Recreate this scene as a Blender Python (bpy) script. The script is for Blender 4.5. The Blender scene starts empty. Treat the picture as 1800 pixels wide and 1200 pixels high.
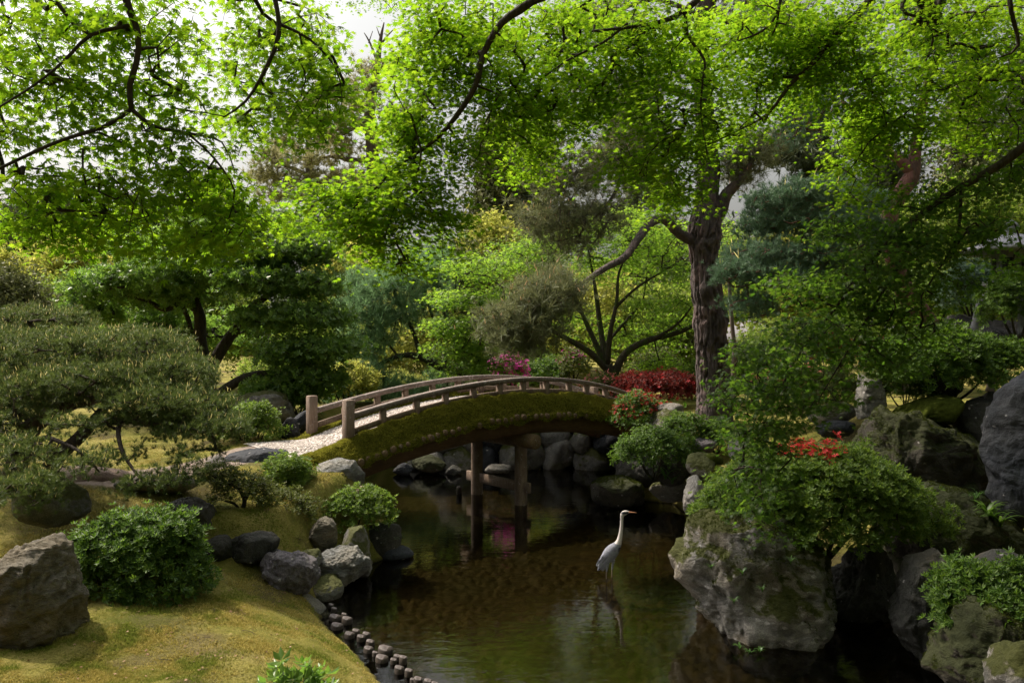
import bpy, math
import numpy as np

sc = bpy.context.scene
COL = sc.collection
R = math.radians
# ---------------------------------------------------------------- camera, sky, sun, exposure
F, CAMH = 1400.0, 2.7            # focal length in pixels of an 1800 wide picture, eye height over the water
cam_data = bpy.data.cameras.new("camera")
cam_data.lens, cam_data.sensor_width = 28.0, 36.0
cam_data.clip_start, cam_data.clip_end = 0.05, 2000.0
cam = bpy.data.objects.new("camera", cam_data)
cam.location = (0, 0, CAMH)
cam.rotation_euler = (R(90), 0, 0)
COL.objects.link(cam)
sc.camera = cam

SUN_AZ, SUN_EL = R(-58), R(54)     # azimuth from straight ahead (+Y), clockwise positive
world = bpy.data.worlds.new("World")
sc.world = world
world.use_nodes = True
nt = world.node_tree
nt.nodes.clear()
sky = nt.nodes.new("ShaderNodeTexSky")
sky.sky_type = 'NISHITA'
sky.sun_disc = False
sky.sun_elevation = SUN_EL
sky.sun_rotation = SUN_AZ
sky.air_density = 2.0
sky.dust_density = 10.0
sky.ozone_density = 0.6
hsv = nt.nodes.new("ShaderNodeHueSaturation")
hsv.inputs['Saturation'].default_value = 0.22
bg = nt.nodes.new("ShaderNodeBackground")
bg.inputs['Strength'].default_value = 0.15
wo = nt.nodes.new("ShaderNodeOutputWorld")
nt.links.new(sky.outputs[0], hsv.inputs['Color'])
nt.links.new(hsv.outputs[0], bg.inputs['Color'])
nt.links.new(bg.outputs[0], wo.inputs['Surface'])

sun_data = bpy.data.lights.new("sun", 'SUN')
sun_data.energy = 5.0
sun_data.angle = R(1.5)
sun_data.color = (1.0, 0.88, 0.70)
sun = bpy.data.objects.new("sun", sun_data)
COL.objects.link(sun)
from mathutils import Vector, Matrix
SUN_DIR = Vector((math.sin(SUN_AZ) * math.cos(SUN_EL), math.cos(SUN_AZ) * math.cos(SUN_EL), math.sin(SUN_EL)))
sun.rotation_euler = SUN_DIR.to_track_quat('Z', 'Y').to_euler()

sc.view_settings.view_transform = 'Standard'
sc.view_settings.look = 'None'
sc.view_settings.gamma = 1.0
sc.view_settings.exposure = 0.28
sc.render.engine = 'CYCLES'
cy = sc.cycles
cy.max_bounces = 9
cy.diffuse_bounces = 4
cy.glossy_bounces = 3
cy.transmission_bounces = 7
cy.transparent_max_bounces = 8
cy.use_denoising = True
cy.sample_clamp_indirect = 4.0
cy.use_adaptive_sampling = True
cy.adaptive_threshold = 0.012

# ---------------------------------------------------------------- small numeric helpers
def P(px, py, Y):
    return np.array([(px - 900.0) / F * Y, Y, CAMH - (py - 600.0) / F * Y])

def rng_of(seed):
    return np.random.default_rng(seed)

def _hash(ix, iy, iz):
    n = (ix * 374761393 + iy * 668265263 + iz * 1274126177) & 0xFFFFFFFF
    n = ((n ^ (n >> 13)) * 1274126177) & 0xFFFFFFFF
    n = n ^ (n >> 16)
    return (n & 0xFFFF) / 65535.0

def vnoise(p):
    p = np.asarray(p, float)
    i = np.floor(p).astype(np.int64)
    f = p - i
    f = f * f * (3 - 2 * f)
    out = np.zeros(len(p))
    for dx in (0, 1):
        wx = f[:, 0] if dx else 1 - f[:, 0]
        for dy in (0, 1):
            wy = f[:, 1] if dy else 1 - f[:, 1]
            for dz in (0, 1):
                wz = f[:, 2] if dz else 1 - f[:, 2]
                out += wx * wy * wz * _hash(i[:, 0] + dx, i[:, 1] + dy, i[:, 2] + dz)
    return out * 2 - 1

def fbm(p, octaves=4, gain=0.5):
    p = np.asarray(p, float)
    a, s, out = 1.0, 1.0, np.zeros(len(p))
    for k in range(octaves):
        out += a * vnoise(p * s + k * 17.3)
        a *= gain
        s *= 2.03
    return out

def unit(v):
    v = np.asarray(v, float)
    return v / np.maximum(np.linalg.norm(v, axis=-1, keepdims=True), 1e-9)

def sstep(a, b, x):
    t = np.clip((x - a) / (b - a), 0, 1)
    return t * t * (3 - 2 * t)

# ---------------------------------------------------------------- objects
def link(o):
    COL.objects.link(o)
    return o

def mk(name, V, faces, mat=None, parent=None, smooth=False, mats=None, midx=None):
    """One mesh object; V and faces in world space, faces an int array (n,3)/(n,4) or a list of such arrays."""
    V = np.asarray(V, float)
    if parent is not None:
        V = V - np.array(world_loc(parent))
    if not isinstance(faces, list):
        faces = [faces]
    faces = [np.asarray(f, np.int32) for f in faces if len(f)]
    me = bpy.data.meshes.new(name)
    me.vertices.add(len(V))
    me.vertices.foreach_set("co", V.astype(np.float32).ravel())
    loops = np.concatenate([f.ravel() for f in faces])
    tot = np.concatenate([np.full(len(f), f.shape[1], np.int32) for f in faces])
    start = np.concatenate([[0], np.cumsum(tot)[:-1]]).astype(np.int32)
    me.loops.add(len(loops))
    me.loops.foreach_set("vertex_index", loops)
    me.polygons.add(len(tot))
    me.polygons.foreach_set("loop_start", start)
    if smooth:
        me.polygons.foreach_set("use_smooth", np.ones(len(tot), bool))
    for m in (mats or ([mat] if mat else [])):
        me.materials.append(m)
    if midx is not None:
        me.polygons.foreach_set("material_index", np.asarray(midx, np.int32))
    me.update(calc_edges=True)
    me.validate()
    o = bpy.data.objects.new(name, me)
    link(o)
    if parent is not None:
        o.parent = parent
    return o

def world_loc(o):
    v = Vector(o.location)
    while o.parent:
        o = o.parent
        v += Vector(o.location)
    return v

def tag(o, label, cat, group=None, kind=None):
    if label: o['label'] = label
    if cat: o['category'] = cat
    if group: o['group'] = group
    if kind: o['kind'] = kind
    return o

def thing(name, label, cat, loc, group=None):
    o = bpy.data.objects.new(name, None)
    o.empty_display_size = 0.2
    o.location = tuple(float(c) for c in loc)
    link(o)
    return tag(o, label, cat, group)

class MB:
    """collects pieces into one mesh"""
    def __init__(s): s.V, s.T, s.Q, s.n = [], [], [], 0
    def add(s, V, T=None, Q=None):
        V = np.asarray(V, float)
        if T is not None and len(T): s.T.append(np.asarray(T, int) + s.n)
        if Q is not None and len(Q): s.Q.append(np.asarray(Q, int) + s.n)
        s.V.append(V); s.n += len(V)
        return s
    def faces(s):
        out = []
        if s.T: out.append(np.concatenate(s.T))
        if s.Q: out.append(np.concatenate(s.Q))
        return out
    def build(s, name, mat, parent=None, smooth=False):
        return mk(name, np.concatenate(s.V), s.faces(), mat, parent, smooth)

def box(c, u, v, w):
    """box with centre c and half-axes u, v, w (vectors)"""
    c, u, v, w = (np.asarray(a, float) for a in (c, u, v, w))
    V = [c + a * u + b * v + d * w for a in (-1, 1) for b in (-1, 1) for d in (-1, 1)]
    Q = [(0, 1, 3, 2), (4, 6, 7, 5), (0, 4, 5, 1), (2, 3, 7, 6), (0, 2, 6, 4), (1, 5, 7, 3)]
    return np.array(V), np.array(Q)

def bevel_box(c, u, v, w, b=0.12):
    """box along w with its four long edges and its two ends chamfered (b in metres)"""
    c, u, v, w = (np.asarray(a, float) for a in (c, u, v, w))
    lu, lv, lw = np.linalg.norm(u), np.linalg.norm(v), np.linalg.norm(w)
    eu, ev, ew = u / lu, v / lv, w / lw
    b = min(b, .45 * min(lu, lv, lw))
    def ring(a, d, z):
        pts = [(a, -(d - b)), (a, d - b), (a - b, d), (-(a - b), d), (-a, d - b), (-a, -(d - b)), (-(a - b), -d), (a - b, -d)]
        return [c + x * eu + y * ev + z * ew for x, y in pts]
    V = ring(lu - b, lv - b, -lw) + ring(lu, lv, -lw + b) + ring(lu, lv, lw - b) + ring(lu - b, lv - b, lw)
    Q = []
    for k in range(3):
        for i in range(8):
            j = (i + 1) % 8
            Q.append((k * 8 + i, k * 8 + j, k * 8 + 8 + j, k * 8 + 8 + i))
    V = V + [c - ew * lw, c + ew * lw]
    T = []
    for i in range(8):
        j = (i + 1) % 8
        T.append((32, j, i)); T.append((33, 24 + i, 24 + j))
    return np.array(V), np.array(T), np.array(Q)

def catmull(pts, step):
    pts = np.asarray(pts, float)
    if len(pts) == 2:
        n = max(2, int(np.linalg.norm(pts[1, :3] - pts[0, :3]) / step) + 1)
        t = np.linspace(0, 1, n)[:, None]
        return pts[0] * (1 - t) + pts[1] * t
    ext = np.vstack([2 * pts[0] - pts[1], pts, 2 * pts[-1] - pts[-2]])
    out = []
    for i in range(1, len(ext) - 2):
        p0, p1, p2, p3 = ext[i - 1], ext[i], ext[i + 1], ext[i + 2]
        n = max(1, int(np.ceil(np.linalg.norm(p2[:3] - p1[:3]) / step)))
        t = (np.arange(n) / n)[:, None]
        out.append(.5 * ((2 * p1) + (-p0 + p2) * t + (2 * p0 - 5 * p1 + 4 * p2 - p3) * t ** 2 + (-p0 + 3 * p1 - 3 * p2 + p3) * t ** 3))
    out.append(ext[-2][None])
    return np.concatenate(out)

def frames(c):
    t = unit(np.gradient(c, axis=0))
    ref = np.array([0.31, 0.17, 1.0]); ref = ref / np.linalg.norm(ref)
    u = np.cross(t, ref)
    bad = np.linalg.norm(u, axis=1) < 0.15
    if bad.mean() > 0.3:
        ref = np.array([1.0, 0.2, 0.1]); u = np.cross(t, ref)
    # parallel transport
    U = np.zeros_like(c); U[0] = unit(u[0])
    for i in range(1, len(c)):
        v = U[i - 1] - t[i] * np.dot(U[i - 1], t[i])
        U[i] = v / max(np.linalg.norm(v), 1e-9)
    return t, U, np.cross(t, U)

def tube(pts, r, sides=8, step=0.1, rough=0.0, nscale=6.0, seed=0, cap=True):
    """tapered tube through pts (n,3) with radii r; returns V, T, Q"""
    pts = np.asarray(pts, float)
    r = np.full(len(pts), r) if np.isscalar(r) else np.asarray(r, float)
    c = catmull(np.column_stack([pts, r]), step)
    c, rr = c[:, :3], np.maximum(c[:, 3], 1e-4)
    t, U, W = frames(c)
    a = np.arange(sides) * 2 * np.pi / sides
    V = c[:, None] + rr[:, None, None] * (np.cos(a)[None, :, None] * U[:, None] + np.sin(a)[None, :, None] * W[:, None])
    if rough:
        n = fbm(V.reshape(-1, 3) * np.array([nscale, nscale, nscale * .35]) + seed * 7.1, 4).reshape(V.shape[:2])
        V = c[:, None] + (V - c[:, None]) * (1 + rough * n)[..., None]
    n = len(c)
    V = V.reshape(-1, 3)
    i = np.arange(n - 1)[:, None] * sides + np.arange(sides)[None]
    j = np.arange(n - 1)[:, None] * sides + (np.arange(sides)[None] + 1) % sides
    Q = np.stack([i, j, j + sides, i + sides], -1).reshape(-1, 4)
    T = []
    if cap:
        V = np.vstack([V, c[:1], c[-1:]])
        k = np.arange(sides)
        T = np.vstack([np.stack([np.full(sides, len(V) - 2), (k + 1) % sides, k], 1),
                       np.stack([np.full(sides, len(V) - 1), (n - 1) * sides + k, (n - 1) * sides + (k + 1) % sides], 1)])
    return V, T, Q

_ico = {}
def icosphere(n):
    if n in _ico: return _ico[n]
    import bmesh
    bm = bmesh.new()
    bmesh.ops.create_icosphere(bm, subdivisions=n, radius=1)
    V = np.array([v.co[:] for v in bm.verts]); T = np.array([[v.index for v in f.verts] for f in bm.faces])
    bm.free()
    _ico[n] = (unit(V), T)
    return _ico[n]

# ---------------------------------------------------------------- leaf templates: (V, T)
def leaf_fan(pts, droop=0.0, cz=0.0):
    """fan around (0,0.3)"""
    pts = np.asarray(pts, float)
    V = np.vstack([[[0, .25, cz]], np.column_stack([pts, -droop * ((pts[:, 0]) ** 2 + (pts[:, 1] - .25) ** 2)])])
    n = len(pts)
    T = np.array([(0, 1 + i, 1 + (i + 1) % n) for i in range(n)])
    return V, T

def maple_template(level):
    lob = [(-118, .48), (-78, .82), (-38, 1.0), (0, 1.1), (38, 1.0), (78, .82), (118, .48)]
    if level == 0: lob = [(-105, .62), (-52, .95), (0, 1.1), (52, .95), (105, .62)]
    pts = [(0, -0.02)]
    prev = None
    for a, l in lob:
        if prev is not None:
            m = (a + prev) / 2
            nr = .30 if level else .26
            pts.append((nr * math.sin(R(m)), .25 + nr * math.cos(R(m))))
        if level == 2:
            for da, f in ((-8, .62), (0, 1), (8, .62)):
                pts.append((l * f * .62 * math.sin(R(a + da)) * 1.25, .25 + l * f * .78 * math.cos(R(a + da))))
        else:
            pts.append((l * .78 * math.sin(R(a)), .25 + l * .78 * math.cos(R(a))))
        prev = a
    return leaf_fan(pts[::-1], droop=.35)

def rosette_template(n, L, Wd, tilt, seed, fold=.25):
    rg = rng_of(seed); V = []; T = []
    for i in range(n):
        a = 2 * np.pi * (i + rg.uniform(-.25, .25)) / n * 1.0
        e = R(tilt + rg.uniform(-18, 18))
        l = L * rg.uniform(.75, 1.1)
        d = np.array([math.cos(a) * math.cos(e), math.sin(a) * math.cos(e), math.sin(e)])
        s = np.array([-math.sin(a), math.cos(a), 0])
        u = np.cross(d, s) * -1
        b = len(V)
        V += [d * .06 * l, d * .55 * l + s * Wd * .5 + u * Wd * fold, d * l - u * .12 * l * .5, d * .55 * l - s * Wd * .5 + u * Wd * fold]
        T += [(b, b + 1, b + 2), (b, b + 2, b + 3)]
    return np.array(V), np.array(T)

def needle_template(n, L, w, cone, seed, up=0.0):
    rg = rng_of(seed); V = []; T = []
    for i in range(n):
        a = rg.uniform(0, 2 * np.pi); e = R(90 - rg.uniform(8, cone))
        d = np.array([math.cos(a) * math.cos(e), math.sin(a) * math.cos(e), math.sin(e) + up])
        d = d / np.linalg.norm(d)
        s = unit(np.cross(d, rg.normal(size=3)))
        l = L * rg.uniform(.7, 1.1); o = np.array([0, 0, rg.uniform(-.25, .15) * L])
        b = len(V)
        V += [o - s * w * .5, o + s * w * .5, o + d * l]
        T += [(b, b + 1, b + 2)]
    return np.array(V), np.array(T)

def candle_template(L, w):
    V = [(w * math.cos(a), w * math.sin(a), 0) for a in (0, 2.1, 4.2)] + [(.3 * w, 0, L)]
    return np.array(V), np.array([(0, 1, 3), (1, 2, 3), (2, 0, 3)])

def blossom_template(n=5):
    V = [(0, 0, 0)]; T = []
    for i in range(n):
        a = 2 * np.pi * i / n
        for da, r, z in ((-.42, .75, .28), (0, 1.0, .2), (.42, .75, .28)):
            V.append((r * math.cos(a + da), r * math.sin(a + da), z))
        b = 1 + 3 * i
        T += [(0, b, b + 1), (0, b + 1, b + 2)]
    return np.array(V, float), np.array(T)

def clump_template(n, spread, size, seed):
    rg = rng_of(seed); V = []; T = []
    for i in range(n):
        c = rg.normal(size=3) * spread * np.array([1, 1, .6])
        nn = unit(np.array([0, 0, .9]) + rg.normal(size=3) * .7)
        a = unit(np.cross(nn, rg.normal(size=3))); b2 = np.cross(nn, a)
        l, w = size * rg.uniform(.7, 1.2), size * rg.uniform(.35, .6)
        b = len(V)
        V += [c - a * l, c - b2 * w, c + a * l - nn * .2 * l, c + b2 * w]
        T += [(b, b + 1, b + 2), (b, b + 2, b + 3)]
    return np.array(V), np.array(T)

def scatter(tmpl, pos, fwd, nrm, scale):
    """copies of a template: local x = side, y = forward, z = normal"""
    V0, T0 = tmpl
    n = len(pos)
    nrm = unit(nrm)
    side = np.cross(fwd, nrm)
    bad = np.linalg.norm(side, axis=1) < 1e-4
    side[bad] = np.cross(np.array([1, .3, .1]), nrm[bad])
    side = unit(side)
    f = np.cross(nrm, side)
    scale = np.broadcast_to(np.asarray(scale, float), (n,))
    M = np.stack([side, f, nrm], 1) * scale[:, None, None]       # rows
    V = np.einsum('kj,njc->nkc', V0, M) + pos[:, None]
    T = T0[None] + (np.arange(n) * len(V0))[:, None, None]
    return V.reshape(-1, 3), T.reshape(-1, 3)

def scatter_mix(tmpls, pos, fwd, nrm, scale, rg):
    scale = np.broadcast_to(np.asarray(scale, float), (len(pos),))
    pick = rg.integers(0, len(tmpls), len(pos))
    mb = MB()
    for k, t in enumerate(tmpls):
        m = pick == k
        if m.any():
            V, T = scatter(t, pos[m], fwd[m], nrm[m], scale[m])
            mb.add(V, T)
    return mb

# ---------------------------------------------------------------- materials
_mats = {}
class NG:
    def __init__(s, name):
        s.m = bpy.data.materials.new(name); s.m.use_nodes = True
        s.t = s.m.node_tree; s.t.nodes.clear()
    def n(s, kind, ins=None, **kw):
        nd = s.t.nodes.new('ShaderNode' + kind)
        for k, v in kw.items(): setattr(nd, k, v)
        for k, v in (ins or {}).items():
            sock = nd.inputs[k]
            if isinstance(v, bpy.types.NodeSocket): s.t.links.new(v, sock)
            elif isinstance(v, bpy.types.Node): s.t.links.new(v.outputs[0], sock)
            else:
                if sock.type == 'RGBA' and len(v) == 3: v = (*v, 1)
                sock.default_value = v
        return nd
    def ramp(s, fac, stops, interp='LINEAR'):
        nd = s.n('ValToRGB', {'Fac': fac})
        cr = nd.color_ramp; cr.interpolation = interp
        while len(cr.elements) < len(stops): cr.elements.new(0.5)
        for e, (p, c) in zip(cr.elements, stops):
            e.position = p
            e.color = (*c, 1) if not np.isscalar(c) else (c, c, c, 1)
        return nd
    def mix(s, fac, a, b):
        nd = s.n('Mix', data_type='RGBA')
        for k, v in ((0, fac), (6, a), (7, b)):
            sock = nd.inputs[k]
            if isinstance(v, bpy.types.NodeSocket): s.t.links.new(v, sock)
            elif isinstance(v, bpy.types.Node): s.t.links.new(v.outputs[0], sock)
            elif k == 0: sock.default_value = v
            else: sock.default_value = (*v, 1) if len(v) == 3 else v
        return nd.outputs[2]
    def math(s, op, a, b=0.0, c=0.0):
        nd = s.n('Math', operation=op)
        for k, v in enumerate((a, b, c)):
            if isinstance(v, bpy.types.NodeSocket): s.t.links.new(v, nd.inputs[k])
            elif isinstance(v, bpy.types.Node): s.t.links.new(v.outputs[0], nd.inputs[k])
            else: nd.inputs[k].default_value = v
        return nd.outputs[0]
    def out(s, sh):
        o = s.n('OutputMaterial'); s.t.links.new(sh.outputs[0] if isinstance(sh, bpy.types.Node) else sh, o.inputs['Surface'])
        return s.m
    def coords(s, kind='Object', scale=(1, 1, 1), vary=True):
        tc = s.n('TexCoord')
        v = tc.outputs[kind]
        if vary:
            oi = s.n('ObjectInfo')
            r = s.math('MULTIPLY', oi.outputs['Random'], 37.0)
            v = s.n('VectorMath', {0: v, 1: r}, operation='ADD').outputs[0]
        mp = s.n('Mapping', {'Vector': v, 'Scale': scale})
        return mp.outputs[0]

def leaf_mat(name, c1, c2, t1, t2, tmix=.5, rough=.45, spec=.35):
    """leaves: c1..c2 reflected colours, t1..t2 colours of the light let through"""
    if name in _mats: return _mats[name]
    g = NG(name)
    geo = g.n('NewGeometry')
    r = geo.outputs['Random Per Island']
    col = g.ramp(r, [(0, c1), (.55, tuple((np.array(c1) + np.array(c2)) / 2)), (1, c2)])
    tr = g.ramp(r, [(0, t1), (1, t2)])
    p = g.n('BsdfPrincipled', {'Base Color': col, 'Roughness': rough, 'Specular IOR Level': spec})
    t = g.n('BsdfTranslucent', {'Color': tr})
    m = g.n('MixShader', {'Fac': tmix, 1: p, 2: t})
    _mats[name] = g.out(m)
    return _mats[name]

def bark_mat(name, c1, c2, c3=None, scale=6.0, moss=0.0, stretch=.22, bump=.6):
    if name in _mats: return _mats[name]
    g = NG(name)
    v = g.coords('Object', (scale, scale, scale * stretch))
    v2 = g.coords('Object', (scale * .35, scale * .35, scale * .2))
    n1 = g.n('TexNoise', {'Vector': v, 'Scale': 2.2, 'Detail': 8.0, 'Roughness': .65})
    vo = g.n('TexVoronoi', {'Vector': g.n('VectorMath', {0: v, 1: g.n('TexNoise', {'Vector': v, 'Scale': 1.5, 'Detail': 3.0}).outputs['Color']}, operation='ADD').outputs[0], 'Scale': 1.4}, feature='DISTANCE_TO_EDGE')
    n2 = g.n('TexNoise', {'Vector': v2, 'Scale': 2.0, 'Detail': 4.0})
    base = g.ramp(n1.outputs[0], [(.3, c1), (.7, c2)])
    col = base.outputs[0]
    if c3 is not None:
        col = g.mix(g.ramp(n2.outputs[0], [(.48, 0), (.62, 1)]).outputs[0], col, c3)
    if moss:
        col = g.mix(g.ramp(n2.outputs[0], [(.62 - .3 * moss, 0), (.72 - .3 * moss, 1)]).outputs[0], col, (.045, .06, .018))
    h = g.math('ADD', g.math('MULTIPLY', g.math('MINIMUM', vo.outputs['Distance'], .25), 2.5), g.math('MULTIPLY', n1.outputs[0], .6))
    b = g.n('Bump', {'Height': h, 'Strength': bump, 'Distance': .03})
    _mats[name] = g.out(g.n('BsdfPrincipled', {'Base Color': col, 'Roughness': .88, 'Normal': b, 'Specular IOR Level': .2}))
    return _mats[name]

def rock_mat(name, c1, c2, moss=0.0, lichen=0.0, streak=0.0, scale=3.0, rough=.8, mosscol=((.055, .065, .012), (.10, .105, .018))):
    if name in _mats: return _mats[name]
    g = NG(name)
    v = g.coords('Object', (scale, scale, scale * (1 + 2.5 * streak)))
    n1 = g.n('TexNoise', {'Vector': v, 'Scale': 1.3, 'Detail': 9.0, 'Roughness': .62, 'Distortion': .6 + streak})
    n2 = g.n('TexNoise', {'Vector': v, 'Scale': 7.0, 'Detail': 6.0, 'Roughness': .7})
    n3 = g.n('TexNoise', {'Vector': v, 'Scale': .55, 'Detail': 3.0})
    col = g.mix(g.ramp(n1.outputs[0], [(.32, 0), (.68, 1)]).outputs[0], c1, c2)
    col = g.mix(g.ramp(n2.outputs[0], [(.45, 0), (.75, .5)]).outputs[0], col, tuple(x * .45 for x in c1))
    warm = tuple(np.array(c2) * np.array([1.1, .95, .72]))
    col = g.mix(g.ramp(n3.outputs[0], [(.45, 0), (.7, .6)]).outputs[0], col, warm)
    if lichen:
        vo = g.n('TexVoronoi', {'Vector': v, 'Scale': 3.2, 'Randomness': 1.0})
        d = g.math('ADD', vo.outputs['Distance'], g.math('MULTIPLY', n2.outputs[0], .5))
        pk = g.n('TexNoise', {'Vector': v, 'Scale': 1.7, 'Detail': 2.0})
        f = g.math('MULTIPLY', g.ramp(d, [(.34 + .16 * lichen, 1), (.365 + .16 * lichen, 0)]).outputs[0], g.ramp(pk.outputs[0], [(.44, 0), (.56, 1)]).outputs[0])
        col = g.mix(g.math('MULTIPLY', f, .85), col, (.44, .41, .40))
    n5 = g.n('TexNoise', {'Vector': v, 'Scale': 34.0, 'Detail': 4.0, 'Roughness': .75})
    col = g.mix(g.ramp(n5.outputs[0], [(.42, .55), (.56, 0)]).outputs[0], col, tuple(x * .4 for x in c1))
    h = g.math('ADD', g.math('MULTIPLY', n1.outputs[0], 1.0), g.math('ADD', g.math('MULTIPLY', n2.outputs[0], .30), g.math('MULTIPLY', n5.outputs[0], .10)))
    if moss:
        geo = g.n('NewGeometry')
        sep = g.n('SeparateXYZ', {0: geo.outputs['Normal']})
        k = g.math('ADD', g.math('MULTIPLY', sep.outputs['Z'], .55), g.math('MULTIPLY', n3.outputs[0], 1.1))
        k = g.math('ADD', k, g.math('MULTIPLY', n2.outputs[0], .35))
        f = g.ramp(k, [(1.15 - .75 * moss, 0), (1.27 - .75 * moss, 1)])
        mc = g.mix(n2.outputs[0], mosscol[0], mosscol[1])
        col = g.mix(f.outputs[0], col, mc)
    b = g.n('Bump', {'Height': h, 'Strength': 1.0, 'Distance': .07})
    _mats[name] = g.out(g.n('BsdfPrincipled', {'Base Color': col, 'Roughness': rough, 'Normal': b, 'Specular IOR Level': .3}))
    return _mats[name]

def plain_mat(name, c, rough=.7, var=.25, scale=8.0, spec=.3, bump=.2):
    if name in _mats: return _mats[name]
    g = NG(name)
    v = g.coords('Object', (scale,) * 3)
    n1 = g.n('TexNoise', {'Vector': v, 'Scale': 1.0, 'Detail': 6.0, 'Roughness': .65})
    col = g.mix(g.ramp(n1.outputs[0], [(.3, 0), (.7, 1)]).outputs[0], tuple(x * (1 - var) for x in c), tuple(min(1, x * (1 + var)) for x in c))
    b = g.n('Bump', {'Height': n1.outputs[0], 'Strength': bump, 'Distance': .02})
    _mats[name] = g.out(g.n('BsdfPrincipled', {'Base Color': col, 'Roughness': rough, 'Specular IOR Level': spec, 'Normal': b}))
    return _mats[name]

def wood_mat(name, c1, c2, axis=(1, 1, 1), rough=.75, lich=0.0):
    """weathered timber: grain streaks along one local direction, optional pale lichen flecks"""
    if name in _mats: return _mats[name]
    g = NG(name)
    v = g.coords('Object', axis)
    n1 = g.n('TexNoise', {'Vector': v, 'Scale': 5.0, 'Detail': 7.0, 'Roughness': .65, 'Distortion': .3})
    n2 = g.n('TexNoise', {'Vector': g.coords('Object', (1, 1, 1)), 'Scale': 26.0, 'Detail': 4.0, 'Roughness': .7})
    n3 = g.n('TexNoise', {'Vector': g.coords('Object', (1, 1, 1)), 'Scale': 3.0, 'Detail': 3.0})
    col = g.mix(g.ramp(n1.outputs[0], [(.3, 0), (.7, 1)]).outputs[0], c1, c2)
    col = g.mix(g.ramp(n3.outputs[0], [(.4, 0), (.7, .6)]).outputs[0], col, tuple(x * .55 for x in c1))
    if lich:
        col = g.mix(g.ramp(n2.outputs[0], [(.62 - .1 * lich, 0), (.72 - .1 * lich, .8)]).outputs[0], col, (.33, .30, .29))
    b = g.n('Bump', {'Height': g.math('ADD', n1.outputs[0], g.math('MULTIPLY', n2.outputs[0], .5)), 'Strength': .5, 'Distance': .012})
    _mats[name] = g.out(g.n('BsdfPrincipled', {'Base Color': col, 'Roughness': rough, 'Normal': b, 'Specular IOR Level': .3}))
    return _mats[name]

# ---------------------------------------------------------------- growing things
def grow(nodes, parent, rad, attr, seg, rg, sag=0.0, tip=.004, power=.5):
    """attach each attractor to the nearest node already there; returns the twig frustums (V, Q) and the tips with their directions"""
    nodes = [np.asarray(nodes, float)]
    base = nodes[0]
    n0 = len(base)
    par = list(parent); src = []
    d0 = np.min(((attr[:, None, :] - base[None]) ** 2).sum(-1), 1) if len(attr) * n0 < 4e6 else np.array([((base - a) ** 2).sum(1).min() for a in attr])
    order = np.argsort(d0)
    cap = n0 + int(len(attr) * 14) + 10
    N = np.zeros((cap, 3)); N[:n0] = base; cnt = n0
    tips = np.zeros(len(attr), int)
    for q, ai in enumerate(order):
        a = attr[ai]
        dd = ((N[:cnt] - a) ** 2).sum(1)
        j = int(np.argmin(dd)); L = math.sqrt(dd[j])
        k = int(min(12, max(1, math.ceil(L / seg))))
        p0 = N[j]
        off = rg.normal(size=3) * L * .06
        last = j
        for s in range(1, k + 1):
            t = s / k
            p = p0 * (1 - t) + a * t + off * (4 * t * (1 - t)) + np.array([0, 0, sag * L * 4 * t * (1 - t)])
            N[cnt] = p; par.append(last); last = cnt; cnt += 1
        tips[ai] = last
    N = N[:cnt]; par = np.array(par)
    acc = np.zeros(cnt); np.add.at(acc, tips, 1.0)
    for i in range(cnt - 1, n0 - 1, -1):
        acc[par[i]] += acc[i]
    r = tip * np.maximum(acc, .6) ** power
    r[:n0] = np.asarray(rad)
    r[n0:] = np.minimum(r[n0:], np.maximum(r[np.maximum(par[n0:], 0)] * 1.0, tip))
    ci = np.arange(n0, cnt); pi = par[n0:]
    a, b = N[pi], N[ci]
    d = unit(b - a)
    ref = np.where(np.abs(d[:, 2:3]) > .9, np.array([[1., 0, 0]]), np.array([[0, 0, 1.]]))
    u = unit(np.cross(d, ref)); w = np.cross(d, u)
    ang = np.arange(4) * np.pi / 2 + .4
    ring = np.cos(ang)[None, :, None] * u[:, None] + np.sin(ang)[None, :, None] * w[:, None]
    ra = np.minimum(r[pi], r[ci] * 1.6)[:, None, None]
    V = np.concatenate([a[:, None] + ring * ra, b[:, None] + ring * r[ci][:, None, None]], 1)
    q = np.array([(i, (i + 1) % 4, 4 + (i + 1) % 4, 4 + i) for i in range(4)])
    Q = (q[None] + (np.arange(len(ci)) * 8)[:, None, None]).reshape(-1, 4)
    tp = N[tips]; tdir = unit(N[tips] - N[np.maximum(par[tips], 0)])
    return V.reshape(-1, 3), Q, tp, tdir

def skeleton(paths, sides=8, step=.12, rough=.0, nscale=6., seed=0):
    """paths: lists of (x, y, z, r). Returns the tube pieces and the skeleton nodes with radii."""
    mb = MB(); nd = []; rad = []
    for i, p in enumerate(paths):
        p = np.asarray(p, float)
        V, T, Q = tube(p[:, :3], p[:, 3], sides, step, rough, nscale, seed + i)
        mb.add(V, T, Q)
        c = catmull(p, step)
        nd.append(c[:, :3]); rad.append(c[:, 3])
    return mb, np.concatenate(nd), np.concatenate(rad)

def pxpath(pts, Y=None):
    """[(px, py, depth, radius in metres)] -> world path"""
    out = []
    for q in pts:
        p = P(q[0], q[1], q[2])
        out.append((*p, q[3]))
    return out

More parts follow.
